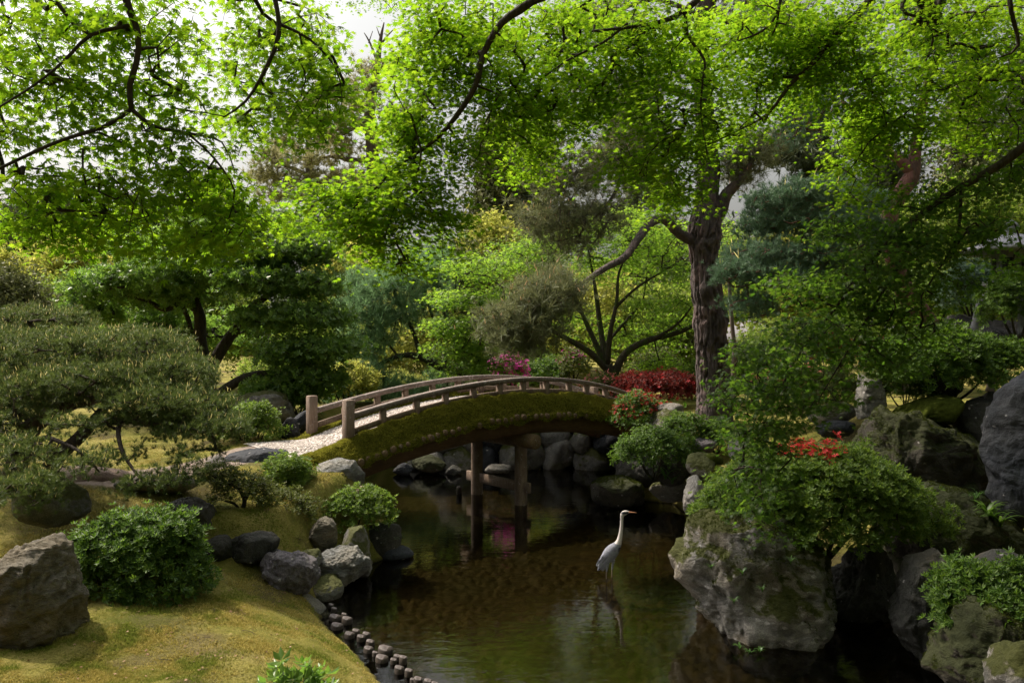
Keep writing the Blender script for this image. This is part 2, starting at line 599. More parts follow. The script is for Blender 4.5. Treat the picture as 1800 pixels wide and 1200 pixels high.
def pad_points(pads, rg, mode='vol'):
    """pads in world space: (x, y, z, rx, ry, rz, n)"""
    out = []
    for (x, y, z, rx, ry, rz, n) in pads:
        d = unit(rg.normal(size=(n, 3)))
        if mode == 'top':
            d[:, 2] = np.abs(d[:, 2]) * np.where(rg.random(n) < .85, 1, -.6)
            r = rg.uniform(.72, 1.0, n)
        elif mode == 'shell':
            r = rg.uniform(.7, 1.0, n)
        else:
            r = rg.random(n) ** (1 / 2.4)
        out.append(np.array([x, y, z]) + d * r[:, None] * np.array([rx, ry, rz]))
    return np.concatenate(out)

def pxpads(pads):
    """(px, py, Y, rx_px, rz_px, ry_m, n) -> world pads"""
    out = []
    for (px, py, Y, rx, rz, ry, n) in pads:
        p = P(px, py, Y)
        out.append((*p, rx / F * Y, ry, rz / F * Y, n))
    return out

def spray(tp, td, rg, per, spread, tmpls, size, up=.9, jit=.45, droop=.25, flat=.35, outward=1.0, centre=None):
    """leaves held in flat layers round each twig tip"""
    n = len(tp) * per
    b = np.repeat(tp, per, 0); d = np.repeat(td, per, 0)
    # a flat fan along the twig: pairs of leaves left and right of it, tips outwards and down
    dh = unit(d * np.array([1, 1, .15]) + rg.normal(size=(n, 3)) * np.array([.12, .12, .02]))
    sd = unit(np.cross(dh, [0, 0, 1.]))
    al = rg.uniform(-1.5, .7, (n, 1)); ac = rg.normal(size=(n, 1)) * .62 * (1.15 - .35 * al)
    pos = b + spread * (dh * al + sd * ac + np.array([0, 0, 1.]) * (flat * .55 * rg.normal(size=(n, 1)) - .16 * ac ** 2 - .14 * np.maximum(al + .4, 0) ** 2))
    f = dh * outward * (.55 + .3 * al) + sd * np.sign(ac) * np.minimum(np.abs(ac), 1) * .9 + rg.normal(size=(n, 3)) * .28
    f[:, 2] -= droop
    nr = np.array([0, 0, up]) + rg.normal(size=(n, 3)) * jit + unit(d) * np.array([.25, .25, 0])
    return scatter_mix(tmpls, pos, unit(f), nr, size * rg.uniform(.65, 1.2, n), rg)

def tuft(tp, td, rg, per, spread, tmpls, size, up=.6, jit=.35, outv=.5, centre=None):
    """bunches (rosettes, needle bunches) whose axis points outwards and up"""
    n = len(tp) * per
    b = np.repeat(tp, per, 0); d = np.repeat(td, per, 0)
    pos = b + rg.normal(size=(n, 3)) * spread
    nr = d * outv + np.array([0, 0, up]) + rg.normal(size=(n, 3)) * jit
    return scatter_mix(tmpls, pos, rg.normal(size=(n, 3)), nr, size * rg.uniform(.7, 1.25, n), rg)

def tree(name, label, cat, base, paths, pads, leaffn, leafmat, barkmat, seed, group=None, mode='vol', sides=8, step=.15,
         rough=.06, nscale=5., seg=.2, sag=.02, tip=.006, power=.5, extra=None, crown='crown', parent_name='trunk'):
    rg = rng_of(seed)
    root = thing(name, label, cat, base, group)
    mb, nd, rad = skeleton(paths, sides, step, rough, nscale, seed)
    at = pad_points(pads, rg, mode)
    V, Q, tp, td = grow(nd, [-1] * len(nd), rad, at, seg, rg, sag, tip, power)
    mb.add(V, None, Q)
    mb.build(parent_name, barkmat, root, smooth=True)
    L = leaffn(tp, td, rg)
    cr = L.build(crown, leafmat, root)
    if extra:
        extra(root, cr, tp, td, rg)
    return root

# ---------------------------------------------------------------- rocks
def rock(name, label, outline, Y, depth, mat, seed, rough=.05, facets=9, sub=5, group=None, parent=None, cat='rock', lift=0.0, sharp=.10, tufts=0):
    """outline: (x0,y0,x1,y1) box or a polygon in picture units at distance Y; depth in metres"""
    rg = rng_of(seed)
    D, T = icosphere(sub)
    if len(outline) == 4 and np.isscalar(outline[0]):
        x0, y0, x1, y1 = outline
        a = rg.uniform(0, 6.28)
        # facetted convex body
        nrm = unit(rg.normal(size=(facets + 6, 3)) * np.array([1, 1, .9]))
        dist = rg.uniform(.62, 1.0, facets + 6)
        q = np.maximum(D @ nrm.T, 1e-3)
        rr = dist[None] / q
        k = 1 / sharp * .8
        r = -np.log(np.exp(-k * np.minimum(rr, 3)).sum(1) + np.exp(-k * 1.05)) / k
        V = D * np.maximum(r, .3)[:, None]
        lo, hi = V.min(0), V.max(0)
        V = (V - (lo + hi) / 2) / ((hi - lo) / 2)
        w = (x1 - x0) / F * Y / 2; h = (y1 - y0) / F * Y / 2
        S = np.array([w, depth / 2, h]); c = P((x0 + x1) / 2, (y0 + y1) / 2, Y)
        V = V * S
    else:
        poly = np.asarray(outline, float)
        cpx = (poly[:, 0].min() + poly[:, 0].max()) / 2; cpy = (poly[:, 1].min() + poly[:, 1].max()) / 2
        c = P(cpx, cpy, Y)
        pw = np.column_stack([(poly[:, 0] - cpx), -(poly[:, 1] - cpy)]) / F * Y
        th = np.arctan2(D[:, 2], D[:, 0])
        # star-shaped radius in direction th by ray/segment intersection
        Rr = np.zeros(len(D))
        cs = np.column_stack([np.cos(th), np.sin(th)])
        for i in range(len(pw)):
            p, e = pw[i], pw[(i + 1) % len(pw)] - pw[i]
            den = cs[:, 0] * e[1] - cs[:, 1] * e[0]
            den = np.where(np.abs(den) < 1e-9, 1e-9, den)
            t = (p[0] * e[1] - p[1] * e[0]) / den
            u = (p[0] * cs[:, 1] - p[1] * cs[:, 0]) / den
            ok = (t > 0) & (u >= -1e-6) & (u <= 1 + 1e-6)
            Rr = np.where(ok, np.maximum(Rr, t), Rr)
        Rr = np.maximum(Rr, .02)
        rho = np.sqrt(D[:, 0] ** 2 + D[:, 2] ** 2)
        rho2 = np.clip(rho, 0, 1) ** .62           # fuller than an ellipsoid
        dy = np.sign(D[:, 1]) * np.abs(D[:, 1]) ** .8
        V = np.column_stack([Rr * rho2 * np.cos(th), depth / 2 * dy, Rr * rho2 * np.sin(th)])
        nrm = unit(rg.normal(size=(facets, 3)) * np.array([1, .8, .8]))
        S = np.array([np.ptp(pw[:, 0]) / 2, depth / 2, np.ptp(pw[:, 1]) / 2])
        for q in range(facets):                      # shallow planar cuts on the front
            nq = nrm[q] * np.array([1, -np.sign(nrm[q][1]), 1])
            s = V @ nq; lim = np.quantile(s, rg.uniform(.86, .95))
            V = V - np.maximum(s - lim, 0)[:, None] * nq * .8
    m = S.max()
    nv = unit(V / np.maximum(S, .02) ** 2 + 1e-6)
    n = fbm(V / m * 1.7 + seed * 3.7, 5, .52)
    rd = 1 - np.abs(fbm(V / m * 2.6 + seed * 1.9 + 50, 4))
    V = V + nv * (rough * m * (1.1 * n + .7 * (rd - .6)))[:, None]
    if sub >= 4:
        g = V / m
        w = g + .25 * np.column_stack([vnoise(g * 3 + 7), vnoise(g * 3 + 19), vnoise(g * 3 + 31)])
        crack = np.abs(vnoise(w * np.array([3.1, 3.1, 1.7]) + seed * 1.3))          # long narrow clefts
        V = V - nv * (rough * .75 * m * sstep(.10, 0, crack))[:, None] * .35
        flu = 1 - 2 * np.abs(vnoise(w * np.array([4.6, 4.6, 1.1]) + seed * 2.1))       # upright fluting
        V = V + nv * (rough * .40 * m * flu)[:, None]
        led = fbm(w * np.array([2.2, 2.2, 5.0]) + seed, 3)                              # ledges
        V = V + nv * (rough * .45 * m * (np.round(led * 2.5) / 2.5))[:, None]
        V = V + nv * (rough * .30 * m * fbm(g * 8 + seed, 5, .6))[:, None]
    c = c + np.array([0, 0, lift])
    V = V + c
    if parent is not None:
        return mk(name, V, T, mat, parent, smooth=True)
    base = np.array([c[0], c[1], V[:, 2].min()])
    me = mk(name, V - base, T, mat, None, smooth=True)
    me.location = base
    if tufts:                                        # moss that stands off the stone on its upper faces, in patches
        A, B, C = V[T[:, 0]], V[T[:, 1]], V[T[:, 2]]
        nn = np.cross(B - A, C - A); ar = np.linalg.norm(nn, axis=1); nn = nn / np.maximum(ar, 1e-12)[:, None]
        if (nn * ((A + B + C) / 3 - c)).sum() < 0: nn = -nn
        k = nn[:, 2] * .9 + .9 * fbm((A + B + C) / 3 * 4.5 + seed, 3) + .25 * vnoise(A * 17)
        ok = (k > .55) & (A[:, 2] > .04)
        if ok.sum() > 20:
            pr = ar * ok; q = rg.choice(len(T), tufts, p=pr / pr.sum())
            u, w = rg.random((tufts, 1)), rg.random((tufts, 1))
            fl = (u + w) > 1; u = np.where(fl, 1 - u, u); w = np.where(fl, 1 - w, w)
            pos = A[q] + (B[q] - A[q]) * u + (C[q] - A[q]) * w
            t = [needle_template(6, 1.0, .2, 65, 400 + i) for i in range(3)]
            mb = scatter_mix(t, pos - nn[q] * .003, rg.normal(size=(tufts, 3)), nn[q] + np.array([0, 0, .5]) + rg.normal(size=(tufts, 3)) * .35, rg.uniform(.010, .026, tufts), rg)
            mo = mb.build('moss_tufts', leaf_mat('rock_moss', (.022, .034, .005), (.075, .085, .014), (.04, .06, .008), (.11, .13, .02), .35, .9, .05), me)
            mo['kind'] = 'stuff'
    return tag(me, label, cat, group)
# ================================================================ THE SETTING
SHORE = np.array([(-1.02, 6.2), (-1.36, 6.85), (-1.64, 7.27), (-1.86, 7.7), (-2.0, 8.2), (-2.0, 8.8), (-1.95, 9.3), (-1.6, 9.9), (-1.55, 10.6), (-1.85, 12.0),
                  (-2.3, 13.5), (-2.9, 15.0), (-3.0, 16.0), (-2.6, 17.3), (-1.4, 17.5), (0, 17.4), (1.3, 17.2), (2.4, 16.7), (2.4, 15.4),
                  (1.7, 14.3), (2.0, 13.6), (2.7, 13.3), (2.75, 12.2), (2.6, 11.0), (2.9, 10.0), (3.6, 9.0), (4.2, 8.2), (4.6, 7.2), (4.7, 5.8),
                  (4.2, 4.4), (2.4, 3.3), (.6, 3.1), (-.3, 4.0), (-.62, 5.2)])

def shore_dist(x, y):
    """signed distance to the shoreline, positive on land"""
    p = np.column_stack([x, y]); best = np.full(len(p), 1e9); inside = np.zeros(len(p), bool)
    n = len(SHORE)
    for i in range(n):
        a, b = SHORE[i], SHORE[(i + 1) % n]
        e = b - a
        t = np.clip(((p - a) @ e) / (e @ e), 0, 1)
        best = np.minimum(best, ((p - a - t[:, None] * e) ** 2).sum(1))
        c = ((a[1] > y) != (b[1] > y)) & (x < (b[0] - a[0]) * (y - a[1]) / (b[1] - a[1] + 1e-12) + a[0])
        inside ^= c
    d = np.sqrt(best)
    return np.where(inside, -d, d)

HP = np.array([(-1.2, 5.0, .42), (-1.5, 6, .45), (-2.2, 5.2, .55), (-3.4, 5.5, .66), (-2.4, 7.0, .56), (-2.6, 7.9, .60), (-4.2, 7.2, .80), (-3.2, 8.5, .92), (-2.4, 9.3, .88),
               (-2.3, 10.3, 1.0), (-3.5, 10, 1.13), (-5, 9.2, 1.1), (-3.0, 11.3, 1.24), (-4, 13, 1.25), (-8, 10, 1.2), (-8, 15, 1.35), (-3.6, 17.2, 1.3),
               (0, 18.0, 1.35), (2, 17.6, 1.35), (3, 16, 1.33), (3.6, 14, 1.32), (3.2, 12.6, .8), (3.9, 11.4, 1.15), (4.4, 9.9, .6), (6, 9.4, .7), (6, 12, 1.6), (9, 10, 2.1),
               (5.6, 7.2, .2), (0, 0, 1.1), (3, 1, 1.2), (-3, 2, .8), (0, 30, 1.7), (-20, 32, 2.2), (20, 30, 2.3), (0, 80, 3.2), (-60, 90, 4), (60, 90, 4), (0, 250, 5)])

def ground_z(x, y):
    x = np.atleast_1d(np.asarray(x, float)); y = np.atleast_1d(np.asarray(y, float))
    d2 = (x[:, None] - HP[None, :, 0]) ** 2 + (y[:, None] - HP[None, :, 1]) ** 2 + .02
    w = d2 ** -1.6
    h = (w * HP[None, :, 2]).sum(1) / w.sum(1)
    d = shore_dist(x, y)
    lawn = sstep(9.0, 7.8, y) * sstep(.5, -.2, x)
    slope = 1.6 * (1 - lawn) + .42 * lawn
    land = np.minimum(h, .02 + slope * np.maximum(d, 0) + lawn * .07 * sstep(0, .14, d))
    # soften the cap
    land = np.where(land < h, land, h)
    return np.where(d > 0, land, np.maximum(-.75, .05 + d * 1.6)) + .03 * vnoise(np.column_stack([x * 1.3, y * 1.3, 0 * x])) * sstep(-.2, .5, d)

def gz(x, y):
    return float(ground_z([x], [y])[0])

def axis(spec):
    return np.concatenate([np.arange(a, b, s) for a, b, s in spec])

xs = axis([(-300, -60, 20), (-60, -14, 2.0), (-14, -6, .3), (-6, 5.5, .07), (5.5, 14, .3), (14, 60, 2.0), (60, 301, 20)])
ys = axis([(-12, 2, .8), (2, 4, .2), (4, 13, .07), (13, 20, .12), (20, 60, 1.0), (60, 140, 5), (140, 700, 40)])
gx, gy = np.meshgrid(xs, ys)
zz = np.concatenate([ground_z(a, b) for a, b in zip(np.array_split(gx.ravel(), 12), np.array_split(gy.ravel(), 12))])
nearm = sstep(20, 12, gy.ravel())
zz = zz + nearm * (.012 * fbm(np.column_stack([gx.ravel() * 5, gy.ravel() * 5, zz * 0]), 3))
nx, ny = len(xs), len(ys)
ii = (np.arange(ny - 1)[:, None] * nx + np.arange(nx - 1)[None]).ravel()
GQ = np.stack([ii, ii + 1, ii + nx + 1, ii + nx], 1)

def ground_mat():
    g = NG('moss_ground')
    at = g.n('Attribute', attribute_name='sand')
    tc = g.n('TexCoord'); v = tc.outputs['Object']
    n1 = g.n('TexNoise', {'Vector': v, 'Scale': 1.3, 'Detail': 6.0, 'Roughness': .6})
    n2 = g.n('TexNoise', {'Vector': v, 'Scale': 14.0, 'Detail': 6.0, 'Roughness': .7})
    n3 = g.n('TexNoise', {'Vector': v, 'Scale': 64.0, 'Detail': 5.0, 'Roughness': .7})
    n4 = g.n('TexNoise', {'Vector': v, 'Scale': .8, 'Detail': 7.0, 'Roughness': .62, 'Distortion': .5})
    col = g.ramp(n1.outputs[0], [(.36, (.10, .12, .018)), (.48, (.24, .22, .046)), (.62, (.38, .32, .10))]).outputs[0]
    col = g.mix(g.ramp(n2.outputs[0], [(.4, 0), (.72, .6)]).outputs[0], col, (.27, .23, .075))
    col = g.mix(g.ramp(n4.outputs[0], [(.54, 0), (.62, .8)]).outputs[0], col, (.070, .050, .030))
    col = g.mix(g.ramp(n3.outputs[0], [(.36, .6), (.5, 0)]).outputs[0], col, (.07, .075, .014))
    so = g.n('Attribute', attribute_name='soil')
    col = g.mix(g.math('MULTIPLY', so.outputs['Fac'], .55), col, g.mix(n2.outputs[0], (.060, .042, .025), (.15, .11, .07)))
    sand = g.mix(n2.outputs[0], (.26, .20, .165), (.42, .34, .29))
    f = g.math('MULTIPLY_ADD', n2.outputs[0], .8, at.outputs['Fac'])
    col = g.mix(g.ramp(f, [(.85, 0), (1.0, 1)]).outputs[0], col, sand)
    zc = g.n('SeparateXYZ', {0: v})
    col = g.mix(g.ramp(zc.outputs['Z'], [(.0, 1), (.05, 0)]).outputs[0], col, (.028, .022, .012))     # mud below the water line
    h = g.math('ADD', n3.outputs[0], g.math('MULTIPLY', n2.outputs[0], 1.5))
    b = g.n('Bump', {'Height': h, 'Strength': 1.0, 'Distance': .035})
    return g.out(g.n('BsdfPrincipled', {'Base Color': col, 'Roughness': .95, 'Specular IOR Level': .1, 'Normal': b}))

ground = mk('ground', np.column_stack([gx.ravel(), gy.ravel(), zz]), GQ, ground_mat(), smooth=True)
tag(ground, None, None, kind='structure')
# trodden sandy path: a real strip of bare ground that leads to the bridge
def seg_dist(x, y, pts):
    p = np.column_stack([x, y]); best = np.full(len(p), 1e9)
    for a, b in zip(pts[:-1], pts[1:]):
        a, b = np.array(a), np.array(b); e = b - a
        t = np.clip(((p - a) @ e) / (e @ e), 0, 1)
        best = np.minimum(best, np.linalg.norm(p - a - t[:, None] * e, axis=1))
    return best
sd = seg_dist(gx.ravel(), gy.ravel(), [(-9, 8.6), (-6, 9.1), (-4.6, 9.35), (-4.1, 9.9), (-3.6, 10.9)])
sand = sstep(.75, .15, sd)
def soil_at(x, y):
    return sstep(.28, .55, fbm(np.column_stack([x * .8 + 3.1, y * 1.1, 0 * x]), 4)) * sstep(13, 10, y)
b_ = ground.data.attributes.new('soil', 'FLOAT', 'POINT')
b_.data.foreach_set('value', soil_at(gx.ravel(), gy.ravel()).astype(np.float32))
a = ground.data.attributes.new('sand', 'FLOAT', 'POINT')
a.data.foreach_set('value', sand.astype(np.float32))

# ---- pond bed of flat stones
def pond_bed():
    x = np.arange(-2.6, 5.0, .032); y = np.concatenate([np.arange(3.6, 11.5, .032), np.arange(11.5, 17.4, .1)])
    X, Y = np.meshgrid(x, y); X, Y = X.ravel(), Y.ravel()
    wx = X * .78 + .05 * vnoise(np.column_stack([X * 5, Y * 5, 0 * X])); wy = Y * .92 + .05 * vnoise(np.column_stack([X * 5, Y * 5, 0 * X + 9]))
    cs = .10
    cx, cy_ = np.floor(wx / cs).astype(int), np.floor(wy / cs).astype(int)
    b1 = np.full(len(X), 9.); b2 = np.full(len(X), 9.); idv = np.zeros(len(X)); bx = np.zeros(len(X)); by = np.zeros(len(X))
    for i in range(-2, 3):
        for j in range(-2, 3):
            jx = (cx + i + .5 + .9 * (_hash(cx + i, cy_ + j, 1 + 0 * cx) - .5)) * cs
            jy = (cy_ + j + .5 + .9 * (_hash(cx + i, cy_ + j, 2 + 0 * cx) - .5)) * cs
            d = np.hypot(wx - jx, (wy - jy))
            m = d < b1
            b2 = np.where(m, b1, np.minimum(b2, d))
            idv = np.where(m, _hash(cx + i, cy_ + j, 3 + 0 * cx), idv)
            bx = np.where(m, wx - jx, bx); by = np.where(m, wy - jy, by)
            b1 = np.minimum(b1, d)
    edge = b2 - b1
    top = sstep(0.0, .045, edge)
    z = -.30 + .04 * top + .05 * (idv - .5) * top + .18 * by * top + .12 * bx * top * (idv - .5) + .008 * fbm(np.column_stack([X * 9, Y * 9, idv * 40]), 3)
    silt = sstep(-.05, .55, fbm(np.column_stack([X * .55, Y * .8, 0 * X + 3]), 3))
    z = z * (1 - silt) + silt * (-.268 + .010 * fbm(np.column_stack([X * 6, Y * 6, 0 * X]), 4) + .25 * (z + .29))
    z = z - .12 * sstep(11, 15, Y)
    nX, nY = len(x), len(y)
    k = (np.arange(nY - 1)[:, None] * nX + np.arange(nX - 1)[None]).ravel()
    Q = np.stack([k, k + 1, k + nX + 1, k + nX], 1)
    g = NG('pond_stones')
    at = g.n('Attribute', attribute_name='stone')
    v = g.n('TexCoord').outputs['Object']
    n2 = g.n('TexNoise', {'Vector': v, 'Scale': 9.0, 'Detail': 6.0, 'Roughness': .7})
    n1 = g.n('TexNoise', {'Vector': v, 'Scale': .7, 'Detail': 3.0})
    c = g.ramp(at.outputs['Fac'], [(0, (.056, .046, .020)), (.5, (.080, .064, .027)), (1, (.115, .090, .040))]).outputs[0]
    c = g.mix(g.ramp(n2.outputs[0], [(.4, 0), (.7, .6)]).outputs[0], c, (.032, .025, .011))
    c = g.mix(g.ramp(n1.outputs[0], [(.45, 0), (.7, .7)]).outputs[0], c, (.042, .048, .012))
    b = g.n('Bump', {'Height': n2.outputs[0], 'Strength': .4, 'Distance': .02})
    o = mk('pond_bed', np.column_stack([X, Y, z]), Q, g.out(g.n('BsdfPrincipled', {'Base Color': c, 'Roughness': .7, 'Normal': b})), smooth=True)
    at = o.data.attributes.new('stone', 'FLOAT', 'POINT'); at.data.foreach_set('value', idv.astype(np.float32))
    tag(o, None, None, kind='structure')
pond_bed()

# ---- water
def water():
    x = np.concatenate([np.linspace(-4, 6, 41)]); y = np.linspace(2.6, 17.6, 61)
    X, Y = np.meshgrid(x, y)
    nX, nY = len(x), len(y)
    k = (np.arange(nY - 1)[:, None] * nX + np.arange(nX - 1)[None]).ravel()
    g = NG('pond_water')
    v = g.n('TexCoord').outputs['Object']
    m1 = g.n('Mapping', {'Vector': v, 'Scale': (1.0, 1.9, 1)})
    n1 = g.n('TexNoise', {'Vector': m1, 'Scale': 4.2, 'Detail': 3.0, 'Roughness': .5, 'Distortion': .4})
    n2 = g.n('TexNoise', {'Vector': m1, 'Scale': 15.0, 'Detail': 2.0})
    amp = g.n('TexNoise', {'Vector': v, 'Scale': .5, 'Detail': 2.0})
    h = g.math('MULTIPLY', g.math('ADD', n1.outputs[0], g.math('MULTIPLY', n2.outputs[0], .22)), g.ramp(amp.outputs[0], [(.35, .35), (.7, 1)]).outputs[0])
    b = g.n('Bump', {'Height': h, 'Strength': .085, 'Distance': .05})
    fr = g.n('Fresnel', {'IOR': 1.33, 'Normal': b})
    tr = g.n('BsdfTransparent', {'Color': (.29, .262, .17)})
    gl = g.n('BsdfGlossy', {'Color': (1, 1, 1), 'Roughness': .015, 'Normal': b})
    o = mk('water', np.column_stack([X.ravel(), Y.ravel(), 0 * X.ravel()]), np.stack([k, k + 1, k + nX + 1, k + nX], 1), g.out(g.n('MixShader', {'Fac': fr, 1: tr, 2: gl})), smooth=True)
    tag(o, None, None, kind='structure')
water()

# ---- moss and short grass: a nap of tiny blades over the lawn (nobody could count it)
def moss_mat():
    g = NG('moss_blade')
    r = g.n('NewGeometry').outputs['Random Per Island']
    v = g.n('TexCoord').outputs['Object']
    n1 = g.n('TexNoise', {'Vector': v, 'Scale': 1.6, 'Detail': 5.0, 'Roughness': .65})
    n2 = g.n('TexNoise', {'Vector': v, 'Scale': 7.0, 'Detail': 3.0})
    gold = g.ramp(r, [(0, (.22, .20, .030)), (1, (.62, .50, .18))])
    green = g.ramp(r, [(0, (.10, .14, .020)), (1, (.30, .33, .06))])
    f = g.math('ADD', g.math('MULTIPLY', n1.outputs[0], .75), g.math('MULTIPLY', n2.outputs[0], .25))
    c = g.mix(g.ramp(f, [(.43, 1), (.53, 0)]).outputs[0], gold, green)
    p = g.n('BsdfPrincipled', {'Base Color': c, 'Roughness': .85, 'Specular IOR Level': .05})
    t = g.n('BsdfTranslucent', {'Color': c})
    return g.out(g.n('MixShader', {'Fac': .35, 1: p, 2: t}))

def moss_nap():
    rg = rng_of(11)
    n = 260000
    Yq = 4.2 * (13.5 / 4.2) ** rg.random(n)
    X = (rg.uniform(-30, 760, n) - 900) / F * Yq
    d = shore_dist(X, Yq)
    keep = (d > .02) & (X < -.3)
    s2 = seg_dist(X, Yq, [(-9, 8.6), (-6, 9.1), (-4.6, 9.35), (-4.1, 9.9), (-3.6, 10.9)])
    keep &= s2 > .5
    keep &= rg.random(n) > soil_at(X, Yq) * .6
    X, Yq = X[keep], Yq[keep]
    dens = vnoise(np.column_stack([X * 2.2, Yq * 2.2, 0 * X])) + .5 * vnoise(np.column_stack([X * 7, Yq * 7, 0 * X]))
    k2 = rg.random(len(X)) < np.clip(.7 + .9 * dens, .25, 1)
    X, Yq = X[k2], Yq[k2]
    Z = ground_z(X, Yq) - .003
    pos = np.column_stack([X, Yq, Z])
    t = [needle_template(5, 1.0, .22, 60, k) for k in range(3)]
    nr = np.array([0, 0, 1.]) + rg.normal(size=pos.shape) * .25
    mb = scatter_mix(t, pos, rg.normal(size=pos.shape), nr, rg.uniform(.010, .026, len(pos)), rg)
    o = mb.build('moss', moss_mat() if True else leaf_mat('moss_blade', (.14, .15, .02), (.42, .35, .11), (.2, .21, .03), (.46, .40, .11), .35, .8, .05))
    tag(o, 'short yellow green moss and fine grass covering the bank and lawn', None, kind='stuff')
moss_nap()
# ================================================================ THE BRIDGE
BA, BB = np.array([-2.30, 11.2]), np.array([2.38, 15.1])
BD = BB - BA
BL = np.linalg.norm(BD)
BN = np.array([-BD[1], BD[0]]) / BL           # towards the far side
BWID = 1.15
def bxy(t, o=0.0):
    t = np.asarray(t, float)
    return BA + BD * t[..., None] + BN * np.asarray(o)[..., None] if np.ndim(t) else BA + BD * t + BN * o
def solve_t(px, o):
    k = (px - 900) / F; q = BA + BN * o
    return (k * q[1] - q[0]) / (BD[0] - k * BD[1])
def fit(pts, o, deg=2):
    T, Z = [], []
    for px, py in pts:
        t = solve_t(px, o); y = bxy(t, o)[1]
        T.append(t); Z.append(CAMH - (py - 600) / F * y)
    return np.poly1d(np.polyfit(T, Z, deg))
z_rail = fit([(624, 725), (675, 707.6), (733, 694), (787, 682), (841, 670.5), (888, 664.5), (931, 662), (986, 664), (1040, 671.5), (1090, 684)], 0.0, 3)
z_deck = fit([(610, 778), (673, 754), (732, 735), (783, 720), (832, 709), (878, 703), (919, 698), (960, 697), (1000, 699), (1030, 703), (1064, 708)], -.04, 2)
z_log = fit([(697, 793), (769, 773), (841, 752), (913, 739), (986, 734), (1076, 739)], -.34, 2)     # underside of the logs
z_beam = fit([(642, 834), (733, 805), (827, 776), (913, 762), (986, 757), (1094, 769)], -.12, 2)
tB = np.linspace(0, 1, 60)

w_rail = wood_mat('weathered_rail', (.12, .088, .075), (.26, .21, .185), (1.2, 1.2, 9), .75, .8)
w_post = wood_mat('weathered_post', (.13, .085, .062), (.27, .20, .155), (12, 12, 1.4), .75, .3)
w_dark = wood_mat('dark_timber', (.085, .048, .025), (.17, .10, .055), (2, 2, 10), .7, 0)
w_end = wood_mat('log_end_grain', (.10, .064, .034), (.22, .145, .08), (10, 10, 10), .8, .2)
m_moss = leaf_mat('bridge_moss', (.11, .13, .014), (.31, .295, .045), (.20, .21, .02), (.46, .42, .07), .45, .9, .05)
m_mossb = plain_mat('bridge_moss_cushion', (.08, .078, .012), 1.0, .5, 30, .05, .8)

bridge = thing('arched_bridge', 'arched wooden garden bridge with moss edges and pale gravel deck over the pond', 'bridge', (*bxy(.5, BWID / 2), float(z_deck(.5))))

def strip(name, ts, o0, o1, ztop, th, mat, parent, par=None):
    """curved timber: a bar of rectangular section that follows the arch, from offset o0 to o1, top at ztop(t), thickness th"""
    V = []
    b = .012
    for t in ts:
        a, c = bxy(float(t), o0), bxy(float(t), o1); z = float(ztop(t)); e = (c - a) / np.linalg.norm(c - a) * b
        V += [(*a, z - b), (*(a + e), z), (*(c - e), z), (*c, z - b), (*c, z - (th(t) if callable(th) else th)), (*a, z - (th(t) if callable(th) else th))]
    n = len(ts); Q = []
    for i in range(n - 1):
        for k in range(6):
            k2 = (k + 1) % 6
            Q.append((i * 6 + k, i * 6 + k2, i * 6 + 6 + k2, i * 6 + 6 + k))
    T = [(0, i + 1, i) for i in range(1, 5)] + [((n - 1) * 6, (n - 1) * 6 + i, (n - 1) * 6 + i + 1) for i in range(1, 5)]
    return mk(name, V, [np.array(Q), np.array(T)], mat, parent)

for side, o in ((0, 0.0), (1, BWID)):
    strip('handrail', tB * .985 + .008, o - .055, o + .055, z_rail, .075, w_rail, bridge)
    strip('lower_rail', tB * .985 + .008, o - .022, o + .022, lambda t: z_deck(t) + .42 * (z_rail(t) - z_deck(t)), .085, w_post, bridge)
    tp = [solve_t(p, 0.0) for p in (673, 732, 783, 832, 878, 919, 960, 1000, 1030, 1064)]
    for t in tp:
        c = bxy(t, o); z0, z1 = float(z_deck(t)) - .08, float(z_rail(t)) - .07
        u = np.array([*(BD / BL), 0]) * .042; v = np.array([*BN, 0]) * .042
        V, T, Q = bevel_box((*c, (z0 + z1) / 2), u, v, (0, 0, (z1 - z0) / 2), .006)
        mk('baluster', V, [T, Q], w_post, bridge)
    for t in (0.0, 1.0):
        c = bxy(t, o); z0, z1 = float(z_deck(t)) - .3, float(z_rail(t)) + (.205 if t == 0 else .13)
        u = np.array([*(BD / BL), 0]) * .068; v = np.array([*BN, 0]) * .068
        V, T, Q = bevel_box((*c, (z0 + z1) / 2), u, v, (0, 0, (z1 - z0) / 2), .012)
        mk('newel_post', V, [T, Q], w_post, bridge)

